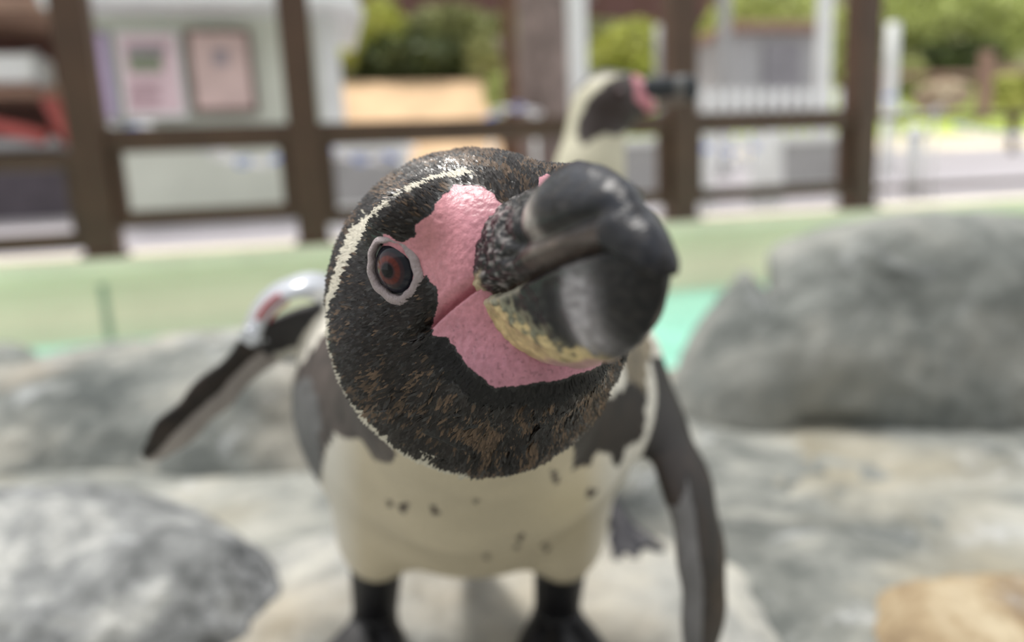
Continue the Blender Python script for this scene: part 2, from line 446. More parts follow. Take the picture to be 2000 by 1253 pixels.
for a, b in ((PT[3], 3.0), (3.0, 4.1)):
    fbox(a + .04, b - .04, .02, .05, .765, .785).build('middle_rail', M['brown'], rail)
    fbox(a + .04, b - .04, .02, .05, .500, .522).build('bottom_rail', M['brown'], rail)

# ------------------------------------------------------------------ rocks
def rock(name, f, bx, step, mat, label, origin_px, amp=.012, ns=7, seed=0, group=None):
    def g(p):
        w = c2w(p)
        return f(p, w) + amp * fbm(w, ns, 3, seed) + amp * .22 * fbm(w, ns * 7, 2, seed + 9)
    V, Q = mesh_sdf(g, bx, step, zk=1.6, margin=2.2)
    Q = orient(V, Q, g); W = c2w(V)
    org = np.array([W[:, 0].mean(), W[:, 1].mean(), W[:, 2].min()])
    o = np_mesh(name, W, Q, mat, origin=org)
    tag(o, label, 'rock', group); return o
gA = mat_rock('weathered_rock', lin(88, 93, 91), lin(132, 135, 131), lin(176, 174, 165), lin(180, 168, 150), 6, .65, 1)
gB = mat_rock('pale_rock', lin(126, 128, 125), lin(172, 172, 167), lin(200, 198, 188), lin(176, 160, 132), 7, .5, 5)
gC = mat_rock('dull_grey_rock', lin(104, 108, 105), lin(134, 137, 133), lin(162, 162, 156), None, 6, .3, 9)
gD = mat_rock('slab_rock', lin(98, 102, 99), lin(142, 144, 139), lin(182, 181, 172), lin(174, 164, 140), 6, .7, 13)
gE = mat_rock('tan_rock', lin(112, 92, 70), lin(168, 148, 118), lin(202, 188, 160), None, 7, .4, 17)
Iw = np.eye(3)
def rock_back(p, w):
    a = sell(w, ray_z(400, 900, .20) + np.array([0, .10, 0]), np.array([.66, .30, .180]), np.array([[math.cos(.07), 0, math.sin(.07)], [0, 1, 0], [-math.sin(.07), 0, math.cos(.07)]]), e=2.4)
    b = ell(w, ray_z(560, 960, .2) + np.array([-.02, .08, .0]), np.array([.22, .17, .16]))
    return smin(a, b, .05)
rock('boulder', rock_back, (-900, 1600, 540, 1300, .45, 2.4), 12, gA, 'large weathered grey boulder under the raised left flipper', 0, .012, 6, 1)
def rock_front(p, w):
    c = c2w(P(40, 1330, .60))
    return sell(w, c + np.array([-.04, 0, -.02]), np.array([.27, .17, .165]), e=2.3)
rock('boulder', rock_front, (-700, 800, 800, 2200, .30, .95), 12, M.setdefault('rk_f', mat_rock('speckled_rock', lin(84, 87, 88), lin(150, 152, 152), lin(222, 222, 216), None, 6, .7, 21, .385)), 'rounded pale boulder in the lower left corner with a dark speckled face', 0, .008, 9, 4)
def slab_mid(p, w):
    return sell(w, np.array([-.06, .50, .19]), np.array([.26, .24, .10]), e=3.4)
rock('rock_slab', slab_mid, (-100, 1500, 900, 2400, .22, .95), 13, gB, 'pale flat rock slab under the feet of the near penguin', 0, .006, 7, 7)
def slab_right(p, w):
    return sell(w, np.array([.58, .68, .155]), np.array([.52, .40, .115]), e=3.2)
rock('rock_slab', slab_right, (900, 2900, 700, 2400, .25, 1.5), 13, gD, 'broad streaked grey rock slab below the big right boulder', 0, .010, 5, 11)
Ax_b = np.array([[math.cos(.06), math.sin(-.06), 0], [math.sin(.06), math.cos(.06), 0], [0, 0, 1.]])
def boulder_r(p, w):
    a = sell(p, P(1890, 682, 1.2) , np.array([.385, .205, .26]), Ax_b, e=3.0)
    b = ell(p, P(1452, 738, 1.12), np.array([.100, .165, .14]), np.array([[math.cos(.32), -math.sin(.32), 0], [math.sin(.32), math.cos(.32), 0], [0, 0, 1.]]))
    c = ell(p, P(1580, 690, 1.10), np.array([.13, .115, .14]))
    r = smin(smin(a, c, .04), b, .010)
    x = px_of(p); A_, B_ = np.array([1462., 470.]), np.array([1508., 590.]); ab = B_ - A_
    h = np.clip(((x - A_) @ ab) / (ab @ ab), 0, 1); dd = np.linalg.norm(x - A_ - h[:, None] * ab, axis=1)
    return r + .045 * np.exp(-(dd / 15) ** 2) * (1 - .5 * h)
rock('boulder', boulder_r, (1150, 2900, 300, 1200, .7, 1.9), 12, gC, 'huge dull grey boulder standing at the right beside the pool', 0, .008, 7, 15)
def tan_r(p, w):
    return ell(w, c2w(P(2040, 1350, .52)), np.array([.14, .12, .055]))
rock('stone', tan_r, (1500, 2700, 1000, 2100, .33, .8), 10, gE, 'tan stone peeking into the lower right corner', 0, .008, 9, 19)
def dark_s(p, w):
    return ell(w, ray_z(-20, 720, .27), np.array([.09, .08, .05]))
rock('stone', dark_s, (-260, 140, 600, 800, 1.0, 1.9), 6, gC, 'small dark stone at the left edge above the weathered boulder', 0, .008, 9, 23)
bed = MB().box((1.6, -4.2, .17), (9, 6, .18), .01).build('rock_bed', gD); bed.matrix_world = Mf; tag(bed, kind='structure')
bk = MB().box((0, -2.6, 1.6), (9, .2, 3.2)).build('wall_fill_block', M['grey']); tag(bk, kind='structure')  # unseen wall added behind the camera to cut the frontal fill light
# ------------------------------------------------------------------ the near penguin
C0 = P(938, 605, .205)
Fv = unit([.33, 0, -.944]); Uv = np.array([-.18, .98, 0]); Uv = unit(Uv - Fv * (Uv @ Fv)); Sv = np.cross(Uv, Fv)
if Sv[0] > 0: Sv = -Sv
LAX = np.stack([Fv, Sv, Uv])                      # rows: forward, side (towards the visible cheek), up
def toloc(p): return (p - C0) @ LAX.T
def L(f, s, u): return C0 + f * Fv + s * Sv + u * Uv
def sym(f, s, u, R, q):
    """ellipsoid in head axes, mirrored on both sides"""
    a = q.copy(); a[:, 1] = np.abs(a[:, 1]); return ell(a, np.array([f, s, u]), np.array(R))
NECK = [P(935, 690, .285), P(930, 800, .37)]
TC = P(922, 812, .455)
AT = np.stack([np.array([1, 0, 0.]), unit([0, -.86, .5]), unit([0, .5, .86])])
LEGS = [(P(735, 1070, .475), P(733, 1200, .53)), (P(1096, 1080, .475), P(1086, 1208, .53))]
GZ = .292
def foot_pts(top):
    a = c2w(top); a[2] = GZ + .012
    out = []
    for ang in (-28, 0, 28):
        d = np.array([math.sin(math.radians(ang)), -math.cos(math.radians(ang)), 0])
        out.append((w2c(a), w2c(a + d * .062 + np.array([0, 0, -.006]))))
    return out
FEET = [foot_pts(l[1]) for l in LEGS]
# flippers: knots (point, half width, half thickness) and the width direction
FLL = [(P(668, 618, .415), .018, .009), (P(590, 638, .415), .012, .006), (P(520, 672, .41), .0125, .0045), (P(418, 768, .405), .0110, .0038), (P(345, 838, .40), .0100, .0032), (P(306, 878, .40), .0075, .003)]
WLL = unit([.45, -.45, .78])
FLR = [(P(1232, 690, .415), .024, .012), (P(1284, 815, .405), .020, .008), (P(1342, 945, .395), .0185, .006), (P(1370, 1080, .39), .0180, .005), (P(1376, 1200, .39), .0165, .0045), (P(1364, 1310, .39), .011, .004)]
WLR = unit([.72, .0, .69])
def flip(p, K, W):
    r = None
    for a, b in zip(K, K[1:]):
        v = blade(p, a[0], b[0], W, a[1:], b[1:]); r = v if r is None else smin(r, v, .004)
    return r
def head_sdf(p):
    q = toloc(p)
    r = ell(q, np.array([-.003, 0, -.0005]), np.array([.042, .0405, .0440]))
    r = smin(r, ell(q, np.array([.022, 0, .010]), np.array([.026, .0235, .0250])), .012)      # face running out to the bill
    r = smin(r, ell(q, np.array([.026, 0, -.012]), np.array([.024, .0200, .0140])), .010)     # bare chin
    r = smin(r, sym(.026, .021, .0235, (.012, .008, .008), q), .008)                          # brow
    g = np.abs(q[:, 1])                                                                       # crease running back from the gape
    cr = np.sqrt((q[:, 2] - (1.5 + (q[:, 0] * 1000 - 36) * .75) / 1000) ** 2 + np.maximum(0, np.abs(q[:, 0] - .0405) - .0075) ** 2)
    r = r + .0022 * np.exp(-(cr / .0011) ** 2) * (g > .008)
    return r
def body_sdf(p):
    t = ell(p, TC, np.array([.096, .104, .086]), AT)
    t = smin(t, cone(p, C0 + np.array([0, -.004, .012]), NECK[0], .036, .046), .02)
    t = smin(t, cone(p, NECK[0], NECK[1], .046, .066), .025)
    t = smin(t, ell(p, P(925, 770, .405), np.array([.083, .048, .055])), .06)                # shoulders
    for i, x in enumerate((728, 1100)):
        t = smin(t, ell(p, P(x + (14 if i == 0 else 0), 1004, .46), np.array([.027, .040, .036])), .014)
    t = smin(t, cone(p, P(920, 1030, .54), P(918, 1075, .60), .03, .008), .03)                # tail
    for (a, b), ft in zip(LEGS, FEET):
        t = smin(t, cone(p, a, b, .0175, .0155), .012)
        for (u, v) in ft: t = smin(t, cone(p, u, v, .009, .0055), .006)
        w0, w1, w2 = ft[0][1], ft[2][1], ft[1][0]
        c = (ft[1][0] + ft[1][1]) / 2
        t = smin(t, ell(p, c, np.array([.024, .030, .0035]), np.stack([RM.T[0], RM.T[1], RM.T[2]])), .006)
    t = smin(t, flip(p, FLL, WLL), .010); t = smin(t, flip(p, FLR, WLR), .010)
    return smin(t, head_sdf(p), .006)
def seg_par(p, K, W):
    """(distance, along 0..1, across -1..1) of points against a flipper"""
    best = np.full(len(p), 9.); al = np.zeros(len(p)); ac = np.zeros(len(p)); n = len(K) - 1
    for i in range(n):
        a, b = K[i], K[i + 1]; ab = b[0] - a[0]; Ls = np.linalg.norm(ab); t = ab / Ls; w = unit(W - t * (W @ t))
        q = p - a[0]; h = np.clip(q @ t / Ls, 0, 1); r = q - h[:, None] * ab; d = np.linalg.norm(r, axis=1)
        wd = a[1] + (b[1] - a[1]) * h; m = d < best
        best[m] = d[m]; al[m] = ((i + h) / n)[m]; ac[m] = (q @ w / wd)[m]
    return best, al, ac
PINK = [(748,456),(768,463),(790,471),(811,463),(812,440),(832,424),(849,412),(853,393),(874,376),(885,362),(930,361),(952,369),(969,382),(975,396),(990,400),(1060,420),(1060,560),(1000,600),(915,592),(850,652),(843,640),(854,605),(856,574),(853,558),(840,552),(832,538),(823,549),(800,570),(770,560),(745,500)]
PINK2 = [(843,648),(850,655),(875,661),(891,680),(907,706),(939,734),(968,758),(1000,753),(1035,748),(1093,742),(1118,732),(1156,729),(1195,704),(1214,681),(1240,640),(1150,600),(1000,600),(915,590)]
WHITE = [(640,690),(636,620),(645,572),(661,532),(675,488),(692,449),(720,415),(756,393),(795,374),(815,363),(840,350),(868,340),(907,333),(935,340),(930,349),(879,350),(846,358),(820,378),(790,384),(773,395),(756,413),(731,431),(717,462),(698,507),(684,534),(678,557),(659,588),(653,620),(654,665),(662,700)]
DARKHEAD = [(560,200),(1400,200),(1400,700),(1222,690),(1205,760),(1196,800),(1170,845),(1130,872),(1085,892),(1030,912),(960,925),(900,912),(850,892),(800,868),(745,826),(700,780),(672,730),(657,690),(648,640),(560,600)]
cPINK = np.array(lin(204, 138, 150)); cDK = np.array((.0075, .007, .0072)); cBRN = np.array(lin(98, 80, 64)); cWH = lin(214, 208, 192)
cCREAM = lin(204, 192, 166)
def head_cls(p):
    """0 dark, 1 pink skin, 2 white, 3 black fringe, 4 neck white; the far cheek mirrors the near one"""
    q = toloc(p); q[:, 1] = np.abs(q[:, 1]); pc = C0 + q @ LAX; x = px_of(pc)
    wob = np.stack([fbm(q, 900, 2, 3), fbm(q, 900, 2, 8)], 1) * 2.4
    xx = x + wob; front = (q[:, 0] > -.022)
    c = np.zeros(len(p), int)
    c[inpoly(xx, WHITE) & front & ~((toloc(p)[:, 1] < 0) & (q[:, 0] > .012))] = 2
    c[~inpoly(xx, DARKHEAD)] = 4
    back = q[:, 0] < -.030
    c[back & (c == 4) & (q[:, 2] > .0)] = 0
    c[(inpoly(xx, PINK) | inpoly(xx, PINK2)) & (q[:, 0] > .008)] = 1
    fringe = inpoly(xx + np.array([14, -16]), PINK2) | inpoly(xx + np.array([28, -30]), PINK2) | inpoly(xx + np.array([8, -34]), PINK2)
    c[(c == 0) & fringe & (q[:, 0] > .008)] = 3
    return c
BELLY_L = [(560,760),(600,690),(628,655),(650,640),(690,775),(745,838),(776,888),(765,902),(735,898),(713,868),(690,856),(655,848),(642,872),(628,920),(618,975),(596,900),(560,830)]
GREYRIM = [(560,760),(606,735),(622,800),(628,900),(618,975),(560,930)]
BELLY_R = [(1120,830),(1180,785),(1228,745),(1262,752),(1262,850),(1222,872),(1205,915),(1190,884),(1168,880),(1150,905),(1118,918),(1122,890)]
BACKR = [(1205,650),(1240,640),(1275,660),(1262,760),(1228,745),(1215,700)]
SPOTS = [(764,986,6),(787,988,8),(790,1000,7),(849,997,8),(930,980,6),(1086,938,8),(1084,922,7),(1155,960,9),(1018,1048,6),(1010,1070,5),(1066,1066,6),(948,1085,6)]
def body_col(p):
    x = px_of(p); n = len(p); w = c2w(p)
    xx = x + np.stack([fbm(p, 220, 2, 5), fbm(p, 220, 2, 6)], 1) * 7
    col = np.tile(cCREAM, (n, 1)); r = np.full(n, .62)
    col = col * (1 + .10 * fbm(p, 30, 3, 2))[:, None]
    side = np.exp(-((x[:, 0] - 1130) / 90) ** 2 - ((x[:, 1] - 985) / 70) ** 2)[:, None] * .35 * (p[:, 2:3] < .5)
    col = col * (1 - side) + side * lin(205, 190, 145)
    mo = fbm(p, 120, 3, 11)[:, None]
    flank = np.clip((np.abs(x[:, 0] - 925) - 215) / 60, 0, 1)[:, None] * (w[:, 2:3] > .30)
    col = col * (1 - .7 * flank) + .7 * flank * lin(232, 230, 222)  # flanks white against the cream belly, with the light's sheen painted in
    gb = lin(74, 66, 62) * (1 + .5 * mo); dk = lin(32, 24, 20) * (1 + .6 * mo)
    m = inpoly(xx, BELLY_L); col[m] = gb[m]
    m = inpoly(xx, GREYRIM); col[m] = (lin(104, 104, 104) * (1 + .3 * mo))[m]
    m = inpoly(xx, BELLY_R); col[m] = dk[m]
    m = inpoly(xx, BACKR); col[m] = (lin(120, 110, 92) * (1 + .6 * mo))[m]
    for sx, sy, sr in SPOTS:
        d = ((xx[:, 0] - sx) ** 2 + (xx[:, 1] - sy) ** 2) < sr * sr * 1.0
        col[d & (p[:, 2] < .47)] = lin(70, 58, 50)
    q = (p - TC) @ AT.T
    bk = q[:, 2] > .016 + .008 * mo[:, 0]
    col[bk] = (lin(48, 46, 48) * (1 + .5 * mo))[bk]; r[bk] = .5
    # neck and head
    h = head_sdf(p) < .0035
    nk = (p[:, 2] < .36) & ~h & (q[:, 1] < .02)
    upn = (p - NECK[0])[:, 1] > .012
    col[nk & upn] = lin(46, 44, 46)
    hc = head_cls(p)
    c = col[h]; hh = hc[h]; nz = fbm(p[h], 1400, 2, 21)[:, None]
    c[hh == 0] = (cDK * (1.3 + .5 * nz))[hh == 0]; c[hh == 3] = cDK * .7
    tone = fbm(p[h], 160, 3, 33)[:, None]
    pk = cPINK * (1 + .12 * tone) * np.array([1, 1 - .0, 1]); pk = pk * (1 - .10 * np.clip(fbm(p[h], 1100, 2, 35)[:, None], 0, 1))
    ql = toloc(p[h])
    warm = np.clip(1 - np.abs(np.abs(ql[:, 1]) - .020) / .008, 0, 1)[:, None] * np.clip((ql[:, 2:3]) / .02, 0, 1) * .35
    pk = pk * (1 - warm) + warm * lin(205, 140, 128)
    lowp_ = np.clip((.002 - ql[:, 2:3]) / .012, 0, 1); pk = pk * (1 - lowp_) + lowp_ * lin(188, 130, 146) * (1 + .12 * tone)
    crs = np.exp(-((ql[:, 2] - (1.5 + (ql[:, 0] * 1000 - 36) * .75) / 1000) / .0010) ** 2)[:, None] * (ql[:, 0:1] > .032); pk = pk * (1 - .6 * crs) + .6 * crs * lin(140, 66, 74)
    dots = (vnoise(ql, 1500, 41) > .62) & (ql[:, 2] < -.001)
    pk[dots] *= .72
    c[hh == 1] = pk[hh == 1]; c[hh == 2] = cWH; c[hh == 4] = cWH * .9
    col[h] = c; rr = r[h]; rr[hh == 1] = .34; rr[(hh == 0) | (hh == 3)] = .38; r[h] = rr
    # flippers
    for K, W, rt in ((FLL, WLL, 0), (FLR, WLR, 1)):
        d, al, ac = seg_par(p, K, W)
        on = (d < .032) & (al > .04) & (flip(p, K, W) < .002)
        a2 = ac + .18 * fbm(p, 90, 2, 50)
        if rt: f_dark = (ac + .10 * fbm(p, 25, 2, 51) > -.50) | (al < .42 + .04 * mo[:, 0]); pale = lin(112, 110, 110)
        else: f_dark = ac + .10 * fbm(p, 25, 2, 51) < -.25; pale = lin(165, 158, 155)
        cc = np.where(f_dark[:, None], lin(40, 31, 26) * (1 + .6 * mo), pale * (1 + .15 * mo))
        if not rt:
            root = al < .42; cc[root & (a2 < .35)] = lin(40, 38, 40); cc[(al < .40) & (a2 >= .35)] = lin(200, 198, 190)
        else:
            blk = (np.abs(a2 - .25) < .22) & (al > .45) & (al < .68); cc[blk] = lin(26, 22, 22)
            cc[al < .3] = lin(32, 26, 23)
        col[on] = cc[on]; r[on] = .5
    # legs and feet
    lg = np.full(n, 9.)
    for (a, b), ft in zip(LEGS, FEET):
        lg = np.minimum(lg, cone(p, a, b, .0175, .0155))
        for (u, v) in ft: lg = np.minimum(lg, cone(p, u, v, .009, .0055))
    m = ((lg < .006) | (w[:, 2] < GZ + .02)) & (px_of(p)[:, 1] > 1106 + 8 * fbm(p, 150, 2, 60) + 14 * (p[:, 0] > 0))
    col[m] = (lin(22, 21, 25) * (1 + .4 * mo))[m]; r[m] = .55
    return np.clip(col, 0, 1), r
V, Q = mesh_sdf(body_sdf, (200, 1500, 240, 1420, .135, .72), 4.0, zk=1.3)
Q = orient(V, Q, body_sdf)
sel = (V[Q].mean(1)[:, 2] < .262) & (px_of(V[Q].mean(1))[:, 1] < 960)
V, Q, free = subdiv(V, Q, sel)
V[free] = newton(body_sdf, V[free], 1)
# fine relief of the bare skin and plumage
hm = (head_sdf(V) < .003)
g = grad(body_sdf, V); g /= np.linalg.norm(g, axis=1, keepdims=True) + 1e-9
hc = head_cls(V)
amp = np.where(hm & (hc == 1), .00009, np.where(hm, .00010, 0.))
def locks(x):
    q = toloc(x); s_ = q - np.array([.052, 0, .008]); d = np.linalg.norm(s_, axis=1); a = np.arctan2(s_[:, 2], np.abs(s_[:, 1]) + 1e-4) + .25 * fbm(x, 60, 2, 95)
    return fbm(np.stack([a * 17, d * 75, np.sign(q[:, 1])], 1), 1.0, 2, 97), q
lk, qv = locks(V)
lowv = np.clip((.006 - qv[:, 2]) / .02, 0, 1) + .35 * np.clip((qv[:, 2] - .022) / .01, 0, 1)
V = V + g * (amp * fbm(V, 900, 2, 71) + np.where(hm & (hc == 0), .00085 * lowv * lk, 0))[:, None]
lowp = hm & (hc == 1)
col, rgh = body_col(V)
W = c2w(V)
M['plumage'] = mat_attr('plumage_and_skin', .35, 2200, .0003, .5, 0, .12, 900)
o_p = np.array([c2w(TC)[0], c2w(TC)[1], GZ])
pen = empty('penguin', tuple(o_p))
tag(pen, 'near penguin stretching its big pink-patched head towards the viewer', 'penguin', 'penguins on the rocks')
np_mesh('body', W, Q, M['plumage'], pen, col=col, rgh=rgh)

# rays onto the head
def cast(px, py, f=None, d0=.13):
    f = f or head_sdf
    r = P(px, py, 1.)[None]; d = d0
    for _ in range(80):
        v = f(r * d)[0]
        if abs(v) < 1e-6: break
        d += v * .8
    return (r * d)[0]

# eyes
M['eye'] = mat_attr('eye_wet', 0, 100, .0001, .32, 0, .05, 600)
M['lid'] = mat_plain('eyelid_skin', lin(172, 158, 160), .45, var=.1, scale=400, bump=.3, bscale=1500)
ep = cast(773, 524)
ql = toloc(ep[None])[0]
NL = LAX @ unit(grad(head_sdf, ep[None], .005)[0]); NL = unit(unit(NL) + .12 * np.array([1, 0, 0]))
print('eye normal', NL, ql)
def eye_at(sgn):
    loc = np.array([ql[0], sgn * ql[1], ql[2]])
    nrm_l = unit(NL * np.array([1, sgn, 1]))
    c = C0 + loc @ LAX; nrm = nrm_l @ LAX
    upl = unit(Uv * .93 - Fv * .28 - nrm * ((Uv * .93 - Fv * .28) @ nrm)); sd = np.cross(upl, nrm)
    R = .0069; ce = c - nrm * .0036
    nu, nv_ = 40, 48; Vs = []; Cs = []
    for i in range(nu + 1):
        th = math.pi * (i / nu) ** 1.3
        for j in range(nv_):
            ph = 2 * math.pi * j / nv_
            v = nrm * math.cos(th) + (upl * math.cos(ph) * 1.02 + sd * math.sin(ph) * .92) * math.sin(th)
            Vs.append(ce + v * R)
            k = R * math.sin(th) if th < math.pi / 2 else R
            sp = .12 * math.sin(ph * 13 + 1) + .08 * math.sin(ph * 29)
            if k < .00155: cc = (.003, .003, .004)
            elif k < .0022: cc = lin(62, 40, 44)
            elif k < .0034: cc = lin(92, 42, 36) * (1 + sp)
            elif k < .0041: cc = lin(52, 36, 42)
            else: cc = lin(28, 30, 40)
            Cs.append(cc)
    Qs = [(i * nv_ + j, i * nv_ + (j + 1) % nv_, (i + 1) * nv_ + (j + 1) % nv_, (i + 1) * nv_ + j) for i in range(nu) for j in range(nv_)]
    e = np_mesh('eye', c2w(np.array(Vs)), np.array(Qs), M['eye'], pen, col=np.array(Cs), rgh=np.full(len(Vs), .12))
    # lids: a rolled ring around the eye, thicker below
    Vs = []; n1, n2 = 72, 14
    for i in range(n1):
        a = 2 * math.pi * i / n1; thick = 1.0 + .22 * (-math.cos(a)); wv = 1 + .03 * math.sin(5 * a) + .02 * math.sin(11 * a)
        rad = upl * math.cos(a) * .0070 * wv + sd * math.sin(a) * .0063 * wv
        er = unit(rad)
        for j in range(n2):
            b_ = 2 * math.pi * j / n2; fold = 1 + .13 * math.cos(3 * b_)
            Vs.append(c + nrm * .0007 + rad + er * math.cos(b_) * .00105 * thick * fold + nrm * math.sin(b_) * .00105 * fold)
    Qs = [(i * n2 + j, ((i + 1) % n1) * n2 + j, ((i + 1) % n1) * n2 + (j + 1) % n2, i * n2 + (j + 1) % n2) for i in range(n1) for j in range(n2)]
    lid = np_mesh('eyelid', c2w(np.array(Vs)), np.array(Qs), M['lid'], pen)
    for o in (e, lid):
        bm = bmesh.new(); bm.from_mesh(o.data); bmesh.ops.recalc_face_normals(bm, faces=bm.faces); bm.to_mesh(o.data); bm.free()
    o = lid; o['label'] = 'pale grey wrinkled eyelid ring'
eye_at(1); eye_at(-1)

# bill: two lofted halves in head axes (mm)
def interp(x, xs, ys): return np.interp(x, xs, ys)
UP_T = ([30, 44, 52, 58, 62, 66, 70, 76, 83, 90, 96, 99.5, 101], [24, 24.4, 24.6, 24.2, 24.2, 25.2, 26.2, 26.0, 24.0, 20.4, 15.0, 10.2, 6.5])
GAPE = ([30, 39, 50, 65, 80, 92, 103], [2.6, 3.2, 4.2, 6.2, 8.4, 9.0, 8.5])
UP_W = ([30, 38, 46, 54, 62, 70, 80, 90, 96, 99.5, 101], [13.6, 14.2, 13.0, 11.6, 10.6, 9.8, 8.2, 6.2, 4.6, 3.2, 1.8])
LO_B = ([30, 44, 54, 62, 70, 78, 86, 92, 97, 99.5], [-9, -11.5, -12.5, -12.6, -12.0, -10.4, -7.8, -4.8, -.6, 3.5])
LO_W = ([30, 38, 46, 54, 62, 70, 80, 90, 96, 99.5], [11.6, 12.2, 11.6, 11.0, 10.4, 9.8, 8.4, 6.2, 4.0, 1.8])
def loft(f0, f1, nf, upper):
    Vs = []; Cs = []; Rs = []; na = 128; tt = np.linspace(0, 1, nf)
    fs = f0 + (f1 - f0) * (1 - (1 - tt) ** 1.35)
    for f in fs:
        g_ = interp(f, *GAPE)
        if upper:
            top = interp(f, *UP_T); w = interp(f, *UP_W)
            hook = np.clip((f - 90) / 11, 0, 1) * 5.0                   # the tip hooks down over the lower half
            bot = g_ - hook
            over = .6
        else:
            top = g_ + .35; bot = interp(f, *LO_B); w = interp(f, *LO_W)
        for j in range(na):
            a = 2 * math.pi * j / na; ca, sa = math.cos(a), math.sin(a)
            e = .62 if upper else .70
            s = w * np.sign(sa) * abs(sa) ** e
            if upper:
                u = (bot + (top - bot) * (ca * .5 + .5) ** .75) if True else 0
                k = (u - bot) / max(top - bot, .1)
                s = w * np.sign(sa) * (np.clip(1 - max(0, (k - .18) / .82) ** 2.1, 0, 1) ** .62) * min(1, .72 + k * 1.6)
                s = s if abs(sa) > 1e-6 else 0
            else:
                k = (ca * .5 + .5); u = bot + (top - bot) * k ** .8; k = (u - bot) / max(top - bot, .1)
                s = w * np.sign(sa) * (np.clip(1 - (1 - k) ** 2.2, 0, 1) ** .58)
                if k > .93: s *= 1 - (k - .93) / .07 * .25
                s = s if abs(sa) > 1e-6 else 0
            Vs.append((f, s, u))
    return np.array(Vs), fs, na
def ridged(q, s, sd): return 1 - np.abs(fbm(q, s, 3, sd)) * 1.6
def make_bill(upper):
    Vs, fs, na = loft(31, 101.0 if upper else 99.5, 110, upper)
    Vs[:, 0] = 31 + (Vs[:, 0] - 31) * .978; nf = len(fs); G = Vs.reshape(nf, na, 3)

    dn = np.cross(np.roll(G, -1, 1) - np.roll(G, 1, 1), np.gradient(G, axis=0)); ln = np.linalg.norm(dn, axis=2, keepdims=True)
    cen = G.mean(1, keepdims=True); dn = dn / (ln + 1e-9); dn *= np.sign(((G - cen) * dn).sum(2, keepdims=True) + 1e-9)
    dn = dn.reshape(-1, 3); q = Vs.copy(); f, s, u = Vs[:, 0], Vs[:, 1], Vs[:, 2]; g_ = interp(f, *GAPE)
    base = np.clip((66 - f) / 10, 0, 1)
    st = q * np.array([.55, 1, 1])
    if upper:
        # ribbed horny plate at the base, nostril groove, raised culmen plate
        rib = np.sin((u * 1.5 + f * .6 + 3.0 * fbm(q, .2, 2, 5)) * 1.5) * .3 + ridged(np.stack([(f + .6 * u) * .22, s, (u - .6 * f) * 1.0], 1), .75, 7) * 1.0
        d = base * rib * .46
        d += (1 - base) * .12 * fbm(q, .25, 3, 9)
        lineu = interp(f, [50, 62, 75, 90], [20, 13.5, 13.8, 15.5])
        d -= 1.5 * np.exp(-((u - lineu) / 1.5) ** 2) * np.clip((f - 52) / 8, 0, 1) * np.clip((94 - f) / 6, 0, 1)
        d -= 1.3 * np.exp(-((f - (63.5 - .12 * (u - 16))) / 1.5) ** 2) * np.clip((u - 11) / 4, 0, 1)
        d -= 1.6 * np.exp(-(((f - 60) / 2.6) ** 2 + ((u - 11.5) / 1.1) ** 2))
        d += 1.2 * np.exp(-(((f - 70) / 4.5) ** 2 + ((u - 19) / 3.5) ** 2))
        d -= .7 * np.exp(-((f - 95) / 2.0) ** 2) * np.clip((u - 10) / 4, 0, 1)
    else:
        d = .22 * fbm(q, .3, 3, 15) + np.clip((56 - f) / 10, 0, 1) * .35 * ridged(q, .5, 17)
        ln_ = interp(f, [48, 56, 64, 72], [3, -2, -6.5, -9.5])
        edge = np.exp(-((u - ln_) / 1.6) ** 2) * np.clip((76 - f) / 8, 0, 1)
        d += edge * (.5 + .5 * fbm(q, .5, 2, 19))
        d -= .8 * np.exp(-((f - 74 - .2 * u) / 2.2) ** 2) * (u < g_ - 2)
    Vd = Vs + dn * d[:, None]
    n1 = fbm(q, .18, 3, 23); n2 = fbm(q * np.array([.5, 1, 1]), .8, 3, 29)
    dk = lin(19, 19, 22); gy = lin(140, 136, 134); brn = lin(70, 54, 46); horn = lin(205, 192, 158)
    col = dk * (1 + .35 * n2)[:, None]
    def blend(c, m, k): 
        m = np.clip(m, 0, 1)[:, None]; return c * (1 - m) + k * m
    if upper:
        n3 = fbm(q * np.array([.6, 1, 1]), 1.5, 2, 37); pale = base * np.clip(n3 * 2.2 - .3, 0, 1) * .8; col = blend(col, pale, gy)
        col = blend(col, .95 * np.exp(-(((f - 69.5 - .25 * (18 - u)) / 2.4) ** 2 + ((u - 17) / 4.5) ** 2)), lin(186, 178, 172)); col = blend(col, .5 * np.exp(-(((f - 74) / 6) ** 2 + ((u - 12) / 2.2) ** 2)), lin(132, 122, 114))       # pale band behind the hook
        col = blend(col, .45 * np.exp(-((u - lineu + 4) / 1.8) ** 2) * (f > 66) * (f < 90), lin(110, 94, 86))
        col = blend(col, .7 * np.clip((u - interp(f, *UP_T) + 6.5) / 4, 0, 1) * np.clip((f - 66) / 5, 0, 1), lin(46, 49, 58) * (1 + .4 * n2)[:, None])  # bluish sheen along the ridge, put into the horn colour
        col = blend(col, .35 * np.clip(fbm(q * np.array([.25, 1, 1]), 1.1, 2, 77) * 2, 0, 1) * (f > 60), lin(64, 60, 58))
        rim = np.clip((41.5 + 1.2 * n1 - f) / 2.2, 0, 1) * (u > 2); col = blend(col, rim * .8, lin(176, 172, 160))
        yl = np.clip((47 + 2 * n1 - f) / 2.5, 0, 1) * np.clip((9.5 + 2 * n1 - u) / 2, 0, 1); col = blend(col, yl, horn)
        tom = np.exp(-((u - g_ - .2) / .8) ** 2) * (f < 88); col = blend(col, tom * .9, brn)
    else:
        col = blend(col, .95 * np.exp(-((f - 80 - .3 * (u + 2)) / 4.4) ** 2) * np.clip((g_ - u) / 4, 0, 1) * np.clip((u + 10) / 4, 0, 1), lin(178, 174, 178))
